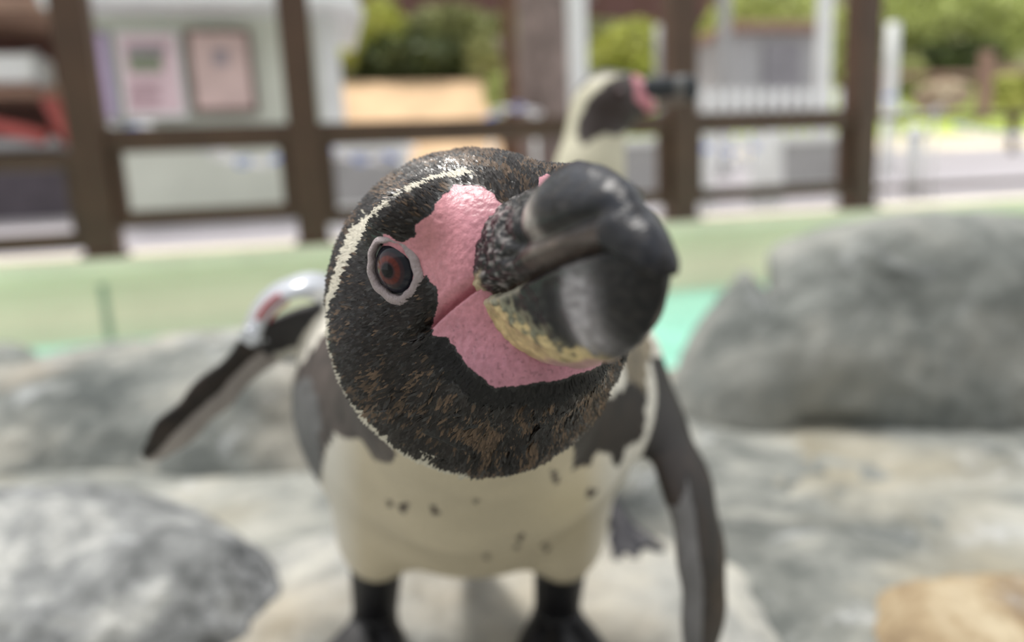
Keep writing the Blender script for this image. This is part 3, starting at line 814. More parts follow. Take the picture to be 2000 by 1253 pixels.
        col = blend(col, .35 * np.clip(fbm(q * np.array([.25, 1, 1]), 1.1, 2, 78) * 2, 0, 1) * (f > 60), lin(58, 54, 52))
        fr_ = ln_ + 2.4 * n2 + 1.0 * np.sin(f * 2.1) + 2.0
        rim = np.clip((fr_ - u) / 1.2, 0, 1) * np.clip((80 - f) / 6, 0, 1); col = blend(col, rim, lin(196, 176, 130) * (1 + .25 * n2)[:, None])
        mid = np.exp(-((u - fr_ - 1.4) / 1.5) ** 2) * np.clip((72 - f) / 6, 0, 1); col = blend(col, mid * .6, lin(170, 168, 140))
        tom = np.exp(-((u - g_) / 1.3) ** 2) * (f < 62); col = blend(col, tom * .85, lin(190, 186, 168))
        col = blend(col, np.clip((-9.2 + n1 - u) / 1.5, 0, 1) * np.clip((96 - f) / 5, 0, 1), lin(188, 150, 146))
    idx = lambda i, j: i * na + j % na
    Qs = np.array([(idx(i, j), idx(i, j + 1), idx(i + 1, j + 1), idx(i + 1, j)) for i in range(nf - 1) for j in range(na)])
    Wp = c2w(C0 + (Vd / 1000) @ LAX)
    tipc = len(Wp); Wp = np.vstack([Wp, Wp[-na:].mean(0)]); col = np.vstack([col, col[-1]])
    Qs = np.vstack([Qs, [(idx(nf - 1, j), idx(nf - 1, j + 1), tipc, tipc) for j in range(na)]])
    fc = [tuple(dict.fromkeys(q_)) for q_ in Qs.tolist()]
    me = bpy.data.meshes.new('upper_bill' if upper else 'lower_bill')
    o0 = np.array(pen.location); me.from_pydata((Wp - o0).tolist(), [], fc)
    at = me.color_attributes.new('Col', 'FLOAT_COLOR', 'POINT'); c4 = np.ones((len(Wp), 4), np.float32); c4[:, :3] = np.clip(col, 0, 1); c4[:, 3] = .31
    at.data.foreach_set('color', c4.ravel())
    bm = bmesh.new(); bm.from_mesh(me); bmesh.ops.recalc_face_normals(bm, faces=bm.faces)
    for fc_ in bm.faces: fc_.smooth = True
    bm.to_mesh(me); bm.free()
    M.setdefault('horn', mat_attr('horn', .45, 900, .0004, .32, 0, .22, 500))
    return link(me.name, me, M['horn'], pen)
make_bill(True)['label'] = 'ribbed dark upper bill with a hooked tip'
make_bill(False)['label'] = 'dark lower bill with a yellowish ragged edge'

# feathers: thousands of small blades lying away from the bill
rs = np.random.RandomState(7)
tri = Q[(V[Q].mean(1)[:, 2] < .285)]
fa = V[tri]; cenf = fa.mean(1)
area = np.linalg.norm(np.cross(fa[:, 2] - fa[:, 0], fa[:, 3] - fa[:, 1]), axis=1) / 2
okf = head_sdf(cenf) < .006
vis = okf * area * np.where(cenf[:, 2] < .215, 1.0, .45)
NF = 76000
pick = rs.choice(len(tri), NF, p=vis / vis.sum())
a_, b_ = rs.rand(NF, 1), rs.rand(NF, 1); T = fa[pick]
pt = (T[:, 0] * (1 - a_) + T[:, 1] * a_) * (1 - b_) + (T[:, 3] * (1 - a_) + T[:, 2] * a_) * b_
gn = grad(head_sdf, pt); gn /= np.linalg.norm(gn, axis=1, keepdims=True)
cl = head_cls(pt); lq = toloc(pt)
keep = (cl != 1)
eyed = np.stack([(lq[:, 0] - ql[0]), np.abs(lq[:, 1]) - ql[1], lq[:, 2] - ql[2]], 1); keep &= np.linalg.norm(eyed, axis=1) > .0079
keep &= ~((lq[:, 0] > .0375) & (lq[:, 2] > -.010) & (lq[:, 2] < .0225) & (np.abs(lq[:, 1]) < .0125))
pt, gn, cl, lq = pt[keep], gn[keep], cl[keep], lq[keep]; n = len(pt)
src = L(.052, 0, .008)
fl = pt - src; fl += .004 * np.stack([fbm(pt, 110, 2, 81), fbm(pt, 110, 2, 82), fbm(pt, 110, 2, 83)], 1) * 1.6
fl -= gn * (fl * gn).sum(1, keepdims=True); fl /= np.linalg.norm(fl, axis=1, keepdims=True)
sd = np.cross(gn, fl)
fl = fl + sd * rs.randn(n, 1) * .16; fl /= np.linalg.norm(fl, axis=1, keepdims=True); sd = np.cross(gn, fl)
dist = np.linalg.norm(pt - src, axis=1)
size = np.clip((dist - .018) / .045, .38, 1)                        # short by the bill, longer behind
short = (cl == 3) | (cl == 2)
Ln = (.0011 + .0034 * size) * (1 + .35 * np.clip((.004 - lq[:, 2]) / .02, 0, 1)) * rs.uniform(.75, 1.3, n); Ln[cl == 3] *= .8
Wn = (.00022 + .00036 * size) * rs.uniform(.7, 1.3, n); Wn[cl == 2] *= .8
lift = rs.uniform(.02, .26, n); lift[cl == 2] *= .6
prof = [(0.0, .35, -.00012), (.35, 1.0, 0.0), (.75, .8, 0), (1.0, .05, 0)]
Vf = []
for (h, wv, z0) in prof:
    c = pt + fl * (Ln * h)[:, None] + gn * (lift * Ln * h * h + z0 + .00012)[:, None] - gn * ((Ln * h) ** 2 / (2 * .043))[:, None]
    Vf += [c - sd * (Wn * wv)[:, None] - gn * (.25 * Wn * wv)[:, None], c + sd * (Wn * wv)[:, None] - gn * (.25 * Wn * wv)[:, None]]
Vf = np.stack(Vf, 1)                                                  # n, 8, 3
# streaky brown and black, running along the feathers' lie
sq = np.stack([(pt * sd).sum(1), (pt * fl).sum(1) * .25, dist * .25], 1)
az = np.arctan2(lq[:, 2] - .008, np.abs(lq[:, 1]) + .0001)
az = az + .25 * fbm(pt, 60, 2, 95)
sk = fbm(np.stack([az * 26, dist * 80, np.sign(lq[:, 1])], 1), 1.0, 3, 91) + .35 * fbm(pt, 220, 2, 93)
low = np.clip((.004 - lq[:, 2]) / .02, 0, 1); crown = np.clip((lq[:, 2] - .022) / .01, 0, 1)
pb = .03 + .90 * np.clip((sk - .12) * 3.5, 0, 1) * (.30 + .70 * np.maximum(low, crown))
pb = np.where(cl == 3, .0, pb)
eyen = np.linalg.norm(np.stack([lq[:, 0] - ql[0], np.abs(lq[:, 1]) - ql[1], lq[:, 2] - ql[2]], 1), axis=1)
pb *= np.clip((eyen - .010) / .010, .25, 1)
isb = rs.rand(n) < pb
colf = np.tile(cDK, (n, 1)) * rs.uniform(.5, 1.9, (n, 1)) * np.where(cl[:, None] == 0, np.array([1.5, 1.25, 1.1]), 1)
gl_ = rs.rand(n) < .20; colf[gl_] = lin(58, 56, 55) * rs.uniform(.5, 1.2, (gl_.sum(), 1))
colf[isb] = cBRN * rs.uniform(.35, 1.15, (isb.sum(), 1))
colf[cl == 3] = cDK * rs.uniform(.3, 1.2, ((cl == 3).sum(), 1))
mw = (cl == 2) | (cl == 4); colf[mw] = cWH * rs.uniform(.8, 1.12, (mw.sum(), 1))
rf = np.where(mw, .6, np.where(rs.rand(n) < .3, rs.uniform(.14, .25, n), rs.uniform(.35, .6, n)))
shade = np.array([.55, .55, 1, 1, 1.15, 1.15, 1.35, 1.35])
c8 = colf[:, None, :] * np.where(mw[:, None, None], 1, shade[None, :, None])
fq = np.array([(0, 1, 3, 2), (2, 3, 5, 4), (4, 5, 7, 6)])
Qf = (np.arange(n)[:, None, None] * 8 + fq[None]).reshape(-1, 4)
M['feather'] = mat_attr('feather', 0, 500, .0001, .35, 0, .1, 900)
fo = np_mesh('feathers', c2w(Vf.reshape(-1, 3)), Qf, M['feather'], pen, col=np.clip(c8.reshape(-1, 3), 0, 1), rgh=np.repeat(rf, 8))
tag(fo, 'wet black and brown head feathers', kind='stuff')

# ------------------------------------------------------------------ the far penguin, in profile behind the first
D2 = .74
def P2(px, py, dd=0): return P(px, py, D2 + dd)
m2 = D2 / F
FT2 = [[(w2c(ray_z(1212, 1022, .292)), w2c(ray_z(*e, .286))) for e in ((1288, 1072), (1240, 1092), (1205, 1098))],
       [(w2c(ray_z(1065, 1010, .292)), w2c(ray_z(*e, .286))) for e in ((1110, 1085), (1065, 1090), (1025, 1080))]]
def sdf2(p):
    r = ell(p, P2(1186, 203), np.array([64, 64, 62]) * m2)
    r = smin(r, ell(p, P2(1226, 182), np.array([38, 38, 34]) * m2), 12 * m2)
    r = smin(r, ell(p, P2(1252, 205), np.array([36, 20, 22]) * m2, np.stack([unit([1, .1, 0]), unit([-.1, 1, 0]), [0, 0, 1]])), 12 * m2)
    r = smin(r, cone(p, P2(1170, 225), P2(1150, 340), 58 * m2, 62 * m2), 14 * m2)
    r = smin(r, cone(p, P2(1150, 340), P2(1110, 520, .01), 62 * m2, 92 * m2), 30 * m2)
    r = smin(r, ell(p, P2(1085, 700, .03), np.array([150, 275, 150]) * m2), 40 * m2)
    r = smin(r, cone(p, P2(1040, 930, .08), P2(1000, 1000, .14), .02, .006), .02)
    for i, t in enumerate(FT2):
        r = smin(r, cone(p, P2(1120 - i * 60, 900, .02), t[0][0], .020, .0095), .014)
        for a, b in t: r = smin(r, cone(p, a, b, .0075, .0050), .004)
        c = (t[0][0] + t[1][1]) / 2
        r = smin(r, ell(p, c, np.array([.017, .020, .0030]), RM.T), .006)
    r = smin(r, blade(p, P2(1190, 560, .05), P2(1185, 790, .07), np.array([0, 0, 1.]), (.02, .007), (.012, .004)), .008)
    r = smin(r, blade(p, P2(985, 560, .03), P2(960, 790, .05), np.array([0, 0, 1.]), (.02, .007), (.012, .004)), .008)
    return r
FACE2 = [(1135,285),(1126,262),(1130,232),(1150,192),(1180,163),(1212,148),(1236,146),(1240,165),(1240,190),(1262,215),(1262,228),(1240,250),(1212,262),(1180,262),(1155,274)]
PK2 = [(1236,140),(1262,140),(1275,200),(1300,215),(1296,230),(1262,232),(1262,214),(1240,192)]
CROWN2 = [(1090,200),(1125,150),(1180,120),(1262,125),(1245,150),(1220,147),(1190,145),(1160,152),(1130,178),(1104,218),(1088,300),(1070,300)]
V, Q = mesh_sdf(sdf2, (860, 1380, 110, 1130, .52, 1.05), 3.6, zk=1.4)
Q = orient(V, Q, sdf2)
x2 = px_of(V) + np.stack([fbm(V, 120, 2, 5), fbm(V, 120, 2, 6)], 1) * 3
col = np.tile(lin(205, 200, 176), (len(V), 1))
hd = V[:, 1] > P2(0, 330)[1]
col[inpoly(x2, CROWN2) & hd] = lin(70, 66, 70)
col[inpoly(x2, FACE2) & hd] = lin(50, 38, 34)
col[inpoly(x2, PK2) & hd] = lin(212, 140, 150)
col[(~hd) & (V[:, 2] > P2(0, 0, .03)[2])] = lin(46, 46, 48)
gzz = c2w(V)[:, 2]; col[gzz < .35] = lin(36, 35, 42)
pen2 = empty('penguin', tuple(np.array([c2w(P2(1085, 700, .03))[0], c2w(P2(1085, 700, .03))[1], .286])))
tag(pen2, 'far penguin standing behind the near one with its head turned right in profile', 'penguin', 'penguins on the rocks')
np_mesh('body', c2w(V), Q, M['plumage'], pen2, col=col, rgh=np.full(len(V), .5))
def small(name, f, bx, colf, step=2.4, par=None, r=.3, mat='horn'):
    V, Q = mesh_sdf(f, bx, step, zk=1.4); Q = orient(V, Q, f)
    return np_mesh(name, c2w(V), Q, M[mat], par, col=colf(V), rgh=np.full(len(V), r))
def ub(p):
    r = cone(p, P2(1262, 178), P2(1325, 168), 25 * m2, 20 * m2)
    r = smin(r, ell(p, P2(1345, 170), np.array([20, 24, 14]) * m2), 10 * m2)
    return smin(r, ell(p, P2(1352, 186), np.array([9, 12, 9]) * m2), 8 * m2)
def ubc(V):
    x = px_of(V); c = np.tile(lin(52, 56, 60), (len(V), 1)); c[(np.abs(x[:, 0] - 1328) < 9)] = lin(120, 120, 120); c[x[:, 0] < 1256] = lin(180, 176, 158); return c
small('upper_bill', ub, (1220, 1390, 130, 215, .68, .80), ubc, par=pen2)
def lb(p): return cone(p, P2(1262, 205), P2(1335, 194), 15 * m2, 8 * m2)
small('lower_bill', lb, (1220, 1390, 170, 235, .68, .80), lambda V: np.tile(lin(120, 108, 100), (len(V), 1)), par=pen2)
for s_ in (-1, 1):
    ec = cast(1212, 180, sdf2, .60) if s_ < 0 else None
    if ec is None:
        ec = P2(1212, 180); ec[2] = D2 + (D2 - e0[2]) ; ec = ec
    else: e0 = ec
    bm = bmesh.new(); bmesh.ops.create_uvsphere(bm, u_segments=20, v_segments=12, radius=.0048)
    me = bpy.data.meshes.new('eye'); bm.to_mesh(me); bm.free()
    for p_ in me.polygons: p_.use_smooth = True
    M.setdefault('eye2', mat_plain('dark_eye', lin(62, 34, 34), .15, .7, bump=0))
    o = link('eye', me, M['eye2'], pen2); o.location = Vector(c2w(ec)) - pen2.location

# ------------------------------------------------------------------ flipper band
bp_ = [(492, 655, .402), (505, 615, .399), (532, 582, .396), (568, 562, .394), (606, 557, .396), (640, 570, .402), (655, 605, .41), (645, 650, .418), (612, 682, .422), (565, 687, .42), (520, 676, .412), (498, 668, .405)]
bw_ = [P(*q) for q in bp_]; nb = 96; cc = []
for i in range(nb):                                     # closed Catmull-Rom through the knots
    u = i / nb * len(bw_); k = int(u); f_ = u - k; a, b, c, d = [bw_[(k + j) % len(bw_)] for j in (-1, 0, 1, 2)]
    cc.append(.5 * (2 * b + (c - a) * f_ + (2 * a - 5 * b + 4 * c - d) * f_ ** 2 + (3 * b - 3 * c + d - a) * f_ ** 3))
cc = np.array(cc); cen = cc.mean(0); wdir = unit([.25, -.30, .92])
def strip(name, rng, off, th, hw, mat, par=None, closed=False, flare=.75):
    Vs = []
    for i in rng:
        p = cc[i % nb]; t = unit(cc[(i + 1) % nb] - cc[(i - 1) % nb]); ro = unit((p - cen) * np.array([1, 1, 0])); w = np.array([0, 0, .65]) + flare * ro; w = unit(w - t * (w @ t)); nn_ = np.cross(t, w)
        if nn_ @ (p - cen) < 0: nn_ = -nn_
        p = p + nn_ * off
        Vs += [p + w * hw + nn_ * th, p - w * hw + nn_ * th, p - w * hw - nn_ * th, p + w * hw - nn_ * th]
    n_ = len(rng); Qs = []
    for i in range(n_ if closed else n_ - 1):
        for j in range(4): Qs.append((i * 4 + j, i * 4 + (j + 1) % 4, ((i + 1) % n_) * 4 + (j + 1) % 4, ((i + 1) % n_) * 4 + j))
    if not closed: Qs += [(0, 1, 2, 3), (n_ * 4 - 1, n_ * 4 - 2, n_ * 4 - 3, n_ * 4 - 4)]
    W_ = c2w(np.array(Vs)); o0 = None if par else c2w(cen)
    o = np_mesh(name, W_, np.array(Qs), mat, par, origin=o0)
    bm = bmesh.new(); bm.from_mesh(o.data); bmesh.ops.recalc_face_normals(bm, faces=bm.faces); bm.to_mesh(o.data); bm.free(); return o
M['band'] = mat_plain('silvery_band', lin(214, 218, 226), .25, .6, .35, var=.05, bump=0)
band = strip('flipper_band', list(range(nb)), 0, .0011, .0080, M['band'], closed=True)
tag(band, 'silvery white identification band looped around the raised left flipper', 'band')
strip('red_lining', list(range(8, 22)), -.0052, .0006, .0045, mat_plain('red_tape', lin(190, 30, 40), .4, bump=0), band, False, -.5)['label'] = 'red strip inside the band'
clb = MB().box((0, 0, 0), (.010, .012, .008), .002, Matrix.Rotation(.6, 3, 'Y')).build('clasp', M['band'], band); clb.location = Vector(c2w(bw_[0])) - band.location

# ------------------------------------------------------------------ beyond the railing
def at(D, t=0, z=0): return tuple(NV * D + TV * t + np.array([0, 0, z]))
class Grp:
    """a thing standing parallel to the railing at distance D; boxes are given by photograph corners on its face"""
    def __init__(s, name, D, label, cat, tx, group=None, z=.45):
        s.D = D; s.t0 = tx; s.e = empty(name, at(D, tx), YAW); tag(s.e, label, cat, group)
    def r(s, name, x0, y0, x1, y1, dep, mat, off=0, bev=.004, parent=None):
        xm, ym = (x0 + x1) / 2, (y0 + y1) / 2
        ta, _ = fp(x0, ym, s.D); tb, _ = fp(x1, ym, s.D); _, za = fp(xm, y0, s.D); _, zb = fp(xm, y1, s.D)
        return s.b(name, ta, tb, zb, za, dep, mat, off, bev, parent)
    def b(s, name, ta, tb, za, zb, dep, mat, off=0, bev=.004, parent=None):
        mb = MB().box(((ta + tb) / 2 - s.t0, off + dep / 2, (za + zb) / 2), (abs(tb - ta), dep, abs(zb - za)), bev)
        return mb.build(name, mat, parent or s.e)
def gz(D): return .372 + (.85 - .372) * (D - FD - .3) / (11.5 - FD - .3)
M['lilac'] = mat_plain('lilac_print', lin(205, 185, 222), .5, bump=0, scale=12, var=.12)
M['pinkp'] = mat_plain('pink_print', lin(232, 206, 212), .5, bump=0, scale=14, var=.06)
M['pink2'] = mat_plain('rosy_print', lin(222, 196, 190), .45, bump=0, scale=7, var=.10)
M['greenp'] = mat_plain('green_print', lin(150, 160, 135), .5, bump=0, scale=20, var=.2)
M['textp'] = mat_plain('text_print', lin(176, 140, 150), .5, bump=0)
M['greyp'] = mat_plain('grey_print', lin(178, 168, 176), .5, bump=0, scale=24, var=.3)
M['frame'] = mat_plain('dark_frame', lin(110, 88, 80), .5)
M['link_b'] = mat_plain('blue_plastic', lin(120, 150, 225), .3, bump=0)
M['link_w'] = mat_plain('white_plastic', lin(245, 245, 250), .3, bump=0)
KD = 4.6
ta, zt = fp(60, 60, KD); tb, _ = fp(622, 60, KD); k0 = gz(KD)
kio = Grp('kiosk', KD, 'pale rendered kiosk with a rounded canopy and notice boards behind the railing', 'kiosk', (ta + tb) / 2)
kio.b('wall', fp(140, 150, KD)[0] , tb, k0 - .3, 3.0, .9, M['offwhite'], .02)
kio.r('corner_post', 590, -900, 634, 440, .12, M['white'], -.05)
kio.r('plinth', 150, 246, 592, 262, .10, M['grey'], -.05)
# canopy: slab with rounded front corner, overhanging towards the railing
cz = fp(360, 26, KD)[1]; cbm = MB(); poly = []
cl, cr_, cf = fp(128, 20, KD)[0] - kio.t0, fp(700, 60, KD)[0] - kio.t0, -.42
poly = [(cl, .9), (cl, cf)] + [(cr_ - .28 + .28 * math.sin(a), cf + .28 - .28 * math.cos(a)) for a in np.linspace(0, math.pi / 2, 10)] + [(cr_, .9)]
cbm.prism(poly, cz - .02, cz + .17); cbm.build('canopy', M['white'], kio.e)
cbm = MB(); cbm.tube([(x, y, cz - .02) for x, y in poly[1:]], .028, 10); cbm.build('gutter', M['white'], kio.e, True)
for nm, x0, x1, y0, y1, fm, mt in (('notice_board', 160, 226, 60, 240, 'grey', 'lilac'), ('notice_board', 234, 360, 62, 232, 'white', 'pinkp'), ('notice_board', 370, 497, 58, 222, 'frame', 'pink2')):
    bd = Grp(nm, KD - .01, {'lilac': 'lilac poster board at the left end of the kiosk wall', 'pinkp': 'white board with a printed notice and green picture on the kiosk wall', 'pink2': 'dark framed rosy poster on the kiosk wall nearest its corner post'}[mt], 'notice board', fp((x0 + x1) / 2, 150, KD)[0])
    bd.r('frame', x0, y0, x1, y1, .03, M[fm], -.03)
    bd.r('poster', x0 + 9, y0 + 9, x1 - 9, y1 - 10, .006, M[mt], -.036, 0)
    if mt == 'pinkp':
        bd.r('printed_picture', 254, 110, 320, 143, .004, M['greenp'], -.041, 0); bd.r('printed_title', 250, 90, 325, 110, .004, M['greyp'], -.041, 0)
        for k in range(7): bd.r('text_line', 256, 162 + k * 8, 322 - (k % 3) * 6, 165 + k * 8, .003, M['textp'], -.040, 0)
    if mt == 'pink2':
        bd.r('printed_picture', 420, 98, 446, 130, .004, M['greyp'], -.041, 0)
# left shelter
SD = 5.4; st = fp(20, 100, SD)[0]
sh = Grp('shelter', SD, 'dark red open shelter with a pale roof edge at the far left', 'shelter', st)
sh.b('back_wall', fp(-700, 100, SD)[0], fp(104, 100, SD)[0], gz(SD) - .3, 3.2, .2, M['redbrown'], .5)
sh.r('roof_edge', -700, 12, 104, 40, .9, M['rail2'], -.3, .02)
sh.r('roof_post', 74, -500, 106, 38, .1, M['white'], -.32)
sh.r('counter', -700, 170, 112, 196, .5, M['rail2'], 0, .01)
sh.r('ledge', -700, 282, 124, 302, .6, M['grey'], -.1, .01)
sh.b('base_panel', fp(-700, 330, SD)[0], fp(118, 330, SD)[0], gz(SD) - .3, fp(0, 300, SD)[1], .3, mat_plain('dark_panel', lin(96, 88, 96), .7), .05)
g1 = Grp('case', SD - .1, 'rounded white case lying on the shelter counter', 'case', fp(10, 130, SD)[0])
g1.r('shell', -120, 102, 66, 160, .25, M['white'], 0, .05); g1.r('end_cap', 62, 108, 86, 168, .2, M['grey'], .02, .03)
g1.r('handle', 40, 98, 70, 106, .04, M['grey'], .04, .01)
g2 = Grp('cushion', SD - .12, 'faded red slanting cushion under the shelter counter', 'cushion', fp(30, 250, SD)[0])
mb = MB().box((0, .1, fp(30, 255, SD)[1]), (.42, .2, .09), .03, Matrix.Rotation(.28, 3, 'Y')); mb.build('pad', M['redbox'], g2.e, True)
mb = MB().box((.27, .12, fp(30, 240, SD)[1] + .0), (.08, .2, .30), .03, Matrix.Rotation(-.35, 3, 'Y')); mb.build('backrest', M['redbox'], g2.e, True)

# white framed barrier panels just beyond the railing
BD = 3.5
bl = ['white framed barrier panel left of the near penguin\'s head', 'white framed barrier panel just right of the bill tip', 'white framed barrier panel in the bay left of the rightmost thick post', 'open white barrier frame beside the third thick post']
for k, (x0, x1, y0, y1, op) in enumerate(((634, 806, 282, 412, 0), (1196, 1318, 268, 395, 0), (1508, 1660, 262, 372, 0), (1372, 1494, 268, 385, 1))):
    g_ = Grp('barrier_panel', BD, bl[k], 'barrier', fp((x0 + x1) / 2, 330, BD)[0], 'white barrier panels beyond the railing')
    g_.r('side_post', x0, y0 - 6, x0 + 22, y1 + 60, .05, M['white'], 0, .008); g_.r('side_post', x1 - 22, y0 - 6, x1, y1 + 60, .05, M['white'], 0, .008)
    g_.r('top_bar', x0 + 20, y0, x1 - 20, y0 + 16, .04, M['white'], .005, .006); g_.r('bottom_bar', x0 + 20, y1 - 16, x1 - 20, y1, .04, M['white'], .005, .006)
    if not op: g_.r('infill', x0 + 20, y0 + 14, x1 - 20, y1 - 14, .012, M['grey'], .02, 0)
sp = Grp('bollard', BD, 'white bollard standing on the paving right of the last thick post', 'bollard', fp(1785, 300, BD)[0])
tm, z1 = fp(1785, 246, BD); _, z0 = fp(1785, 358, BD)
mb = MB(); mb.tube([(0, 0, gz(BD) - .02), (0, 0, z1 - .03), (0, 0, z1)], [.05, .05, .035], 16); mb.build('shaft', M['white'], sp.e, True)
mb = MB(); mb.tube([(0, 0, z1 - .06), (0, 0, z1 - .045)], .054, 16); mb.build('collar', M['grey'], sp.e, True)
rd = Grp('traffic_cone', BD + .4, 'small red cone behind the white barriers', 'traffic cone', fp(1492, 350, BD + .4)[0])
mb = MB(); zz = fp(1492, 374, BD + .4)[1]; mb.tube([(0, 0, zz), (0, 0, zz + .12)], [.045, .012], 16); mb.build('cone_body', M['redbox'], rd.e, True)
mb = MB().box((0, 0, zz - .005), (.12, .12, .012), .003); mb.build('base', M['redbox'], rd.e)

# plastic chains
clab = ['blue and white chain hanging in front of the kiosk wall', 'blue and white chain sagging across the bay under the kiosk', 'blue and white chain above the barrier left of the head', 'blue and white chain bunched by the tree trunk', 'blue and white chain over the open barrier frame', 'blue and white chain looped beside the bollard', 'pale chain crossing the far right above the paving']
tor = {}
for nm in ('link_b', 'link_w'):
    bm = bmesh.new(); n1, n2 = 12, 6; vs = []
    for i in range(n1):
        a = 2 * math.pi * i / n1
        for j in range(n2):
            b_ = 2 * math.pi * j / n2; R_, r_ = .020, .006
            vs.append(bm.verts.new(((R_ + r_ * math.cos(b_)) * math.cos(a) * 1.3, (R_ + r_ * math.cos(b_)) * math.sin(a) * .8, r_ * math.sin(b_))))
    for i in range(n1):
        for j in range(n2): bm.faces.new([vs[q] for q in (i * n2 + j, ((i + 1) % n1) * n2 + j, ((i + 1) % n1) * n2 + (j + 1) % n2, i * n2 + (j + 1) % n2)])
    me = bpy.data.meshes.new('link'); bm.to_mesh(me); bm.free(); me.materials.append(M[nm])
    for p_ in me.polygons: p_.use_smooth = True
    tor[nm] = me
random.seed(5)
for k, (x0, y0, x1, y1, sag, D) in enumerate(((190, 236, 282, 244, 14, 3.3), (405, 288, 562, 300, 22, 3.3), (640, 292, 800, 290, 20, 3.3), (958, 228, 1046, 222, -14, 3.6), (1376, 290, 1500, 272, 14, 3.3), (1736, 190, 1832, 216, 22, 3.3), (1870, 246, 2010, 262, 10, 3.6))):
    ta_, za_ = fp(x0, y0, D); tb_, zb_ = fp(x1, y1, D); sg = sag * D / F
    ce = empty('chain', at(D, (ta_ + tb_) / 2, (za_ + zb_) / 2), YAW); tag(ce, clab[k], 'chain', 'plastic chains beyond the railing')
    if k in (3, 4, 5):
        for t2, z2 in ((ta_, za_), (tb_, zb_)):
            mb = MB(); hz = z2 - (za_ + zb_) / 2; x2_ = t2 - (ta_ + tb_) / 2; mb.tube([(x2_, .02, gz(D) - .02 - (za_ + zb_) / 2), (x2_, .02, hz)], .012, 10); mb.build('stanchion', M['white'], ce, True)
    Lc = abs(tb_ - ta_); nl = max(5, int(Lc / .036))
    for i in range(nl):
        u = i / (nl - 1); o = bpy.data.objects.new('link', tor['link_b' if i % 3 == 0 else 'link_w']); COL.objects.link(o); o.parent = ce
        o.location = ((u - .5) * (tb_ - ta_), random.uniform(-.01, .01), (u - .5) * (zb_ - za_) - sg * 4 * u * (1 - u)); o.rotation_euler = (i % 2 * 1.57 + .4, random.uniform(-.3, .3), 0)

# posts, trunk, picket fence, shed
def pole(name, x, D, rad, ytop, label, cat, mat, rfoot=None, knots=4):
    t, _ = fp(x, 200, D); _, zt = fp(x, ytop, D); e = empty(name, at(D, t, gz(D)), YAW); tag(e, label, cat)
    H = zt - gz(D); mb = MB(); rf = rfoot or rad
    mb.tube([(0, 0, -.05 + (H + .05) * i / knots) for i in range(knots + 1)], [rf + (rad - rf) * min(1, 2.5 * i / knots) for i in range(knots + 1)], 16); mb.build('shaft', mat, e, True)
    mb = MB(); mb.tube([(0, 0, -.03), (0, 0, .03)], rf * 1.35, 16); mb.build('footing', M['grey'] if cat != 'tree' else M['dirt'], e, True)
    return e
pole('pole', 1131, 5.2, .068, -700, 'thick white pole rising above the far penguin\'s head', 'pole', M['white'])
pole('pole', 1606, 5.6, .062, -700, 'tall whitish pole left of the rightmost thick railing post', 'pole', M['white'])
pole('pole', 1414, 6.2, .055, -700, 'slim pale grey pole right of the third thick railing post', 'pole', M['grey'])
pole('pole', 1292, 7.0, .06, 50, 'short pale grey pole above the far penguin\'s bill', 'pole', M['grey'])
pole('pole', 1738, 5.4, .05, 45, 'short whitish pole just right of the last thick post', 'pole', M['white'])
pole('pole', 1000, 5.0, .05, -700, 'slim brown pole beside the grey tree trunk', 'pole', M['bark2'])
e = pole('tree_trunk', 1066, 6.6, .21, -900, 'wide grey tree trunk behind the near penguin\'s crown', 'tree', M['bark'], .27, 8)
for q in ((-.1, .6), (.12, 1.3)):
    mb = MB(); mb.tube([(q[0], -.12, q[1]), (q[0] * 3, -.25, q[1] + .25), (q[0] * 5, -.3, q[1] + .6)], [.05, .035, .02], 10); mb.build('branch', M['bark'], e, True)
pf_ = Grp('picket_fence', 5.0, 'low white picket fence behind the railing bay left of the rightmost thick post', 'fence', fp(1510, 200, 5.0)[0])
for x in range(1372, 1665, 24): pf_.r('picket', x, 172, x + 13, 330, .02, M['white'], 0, .004)
pf_.r('fence_rail', 1366, 182, 1665, 190, .02, M['white'], .022, 0); pf_.r('fence_rail', 1366, 222, 1665, 230, .02, M['white'], .022, 0)
sd_ = Grp('shed', 7.6, 'grey shed behind the white picket fence', 'shed', fp(1520, 120, 7.6)[0])
sd_.r('wall', 1432, 62, 1604, 240, 1.2, M['grey'], 0, .01); sd_.r('roof', 1420, 46, 1616, 64, 1.5, M['rail2'], -.15, .02)
sd_.r('door', 1490, 84, 1560, 236, .04, mat_plain('dark_grey_door', lin(140, 138, 142), .6), -.04)
# far timber rail at the right
fr_ = Grp('timber_fence', 7.0, 'weathered timber rail fence in front of the green bank at the far right', 'fence', fp(1930, 150, 7.0)[0])
for x0, x1 in ((1724, 1935), (1935, 2160)):
    fr_.r('rail', x0, 140 - (x0 - 1724) * .05, x1, 152 - (x0 - 1724) * .05, .06, M['rail2'], 0, .01)
for x in (1724, 1940, 2160): fr_.r('fence_post', x - 9, 96 if x == 1940 else 130, x + 9, 232, .09, M['rail2'], .06, .01)
# far building
fb = Grp('building', 18, 'long red-brown clad building far behind the bushes', 'building', fp(1000, 20, 18)[0])
fb.r('wall', 560, -700, 1420, 44, 3, M['redbrown'], 0, .02); fb.r('lower_wall', 570, 44, 1410, 120, 2.8, M['bark2'], .2, .02)
for k in range(9): fb.r('cladding_joint', 620 + k * 90, -700, 624 + k * 90, 43, .03, M['bark2'], -.03, 0)
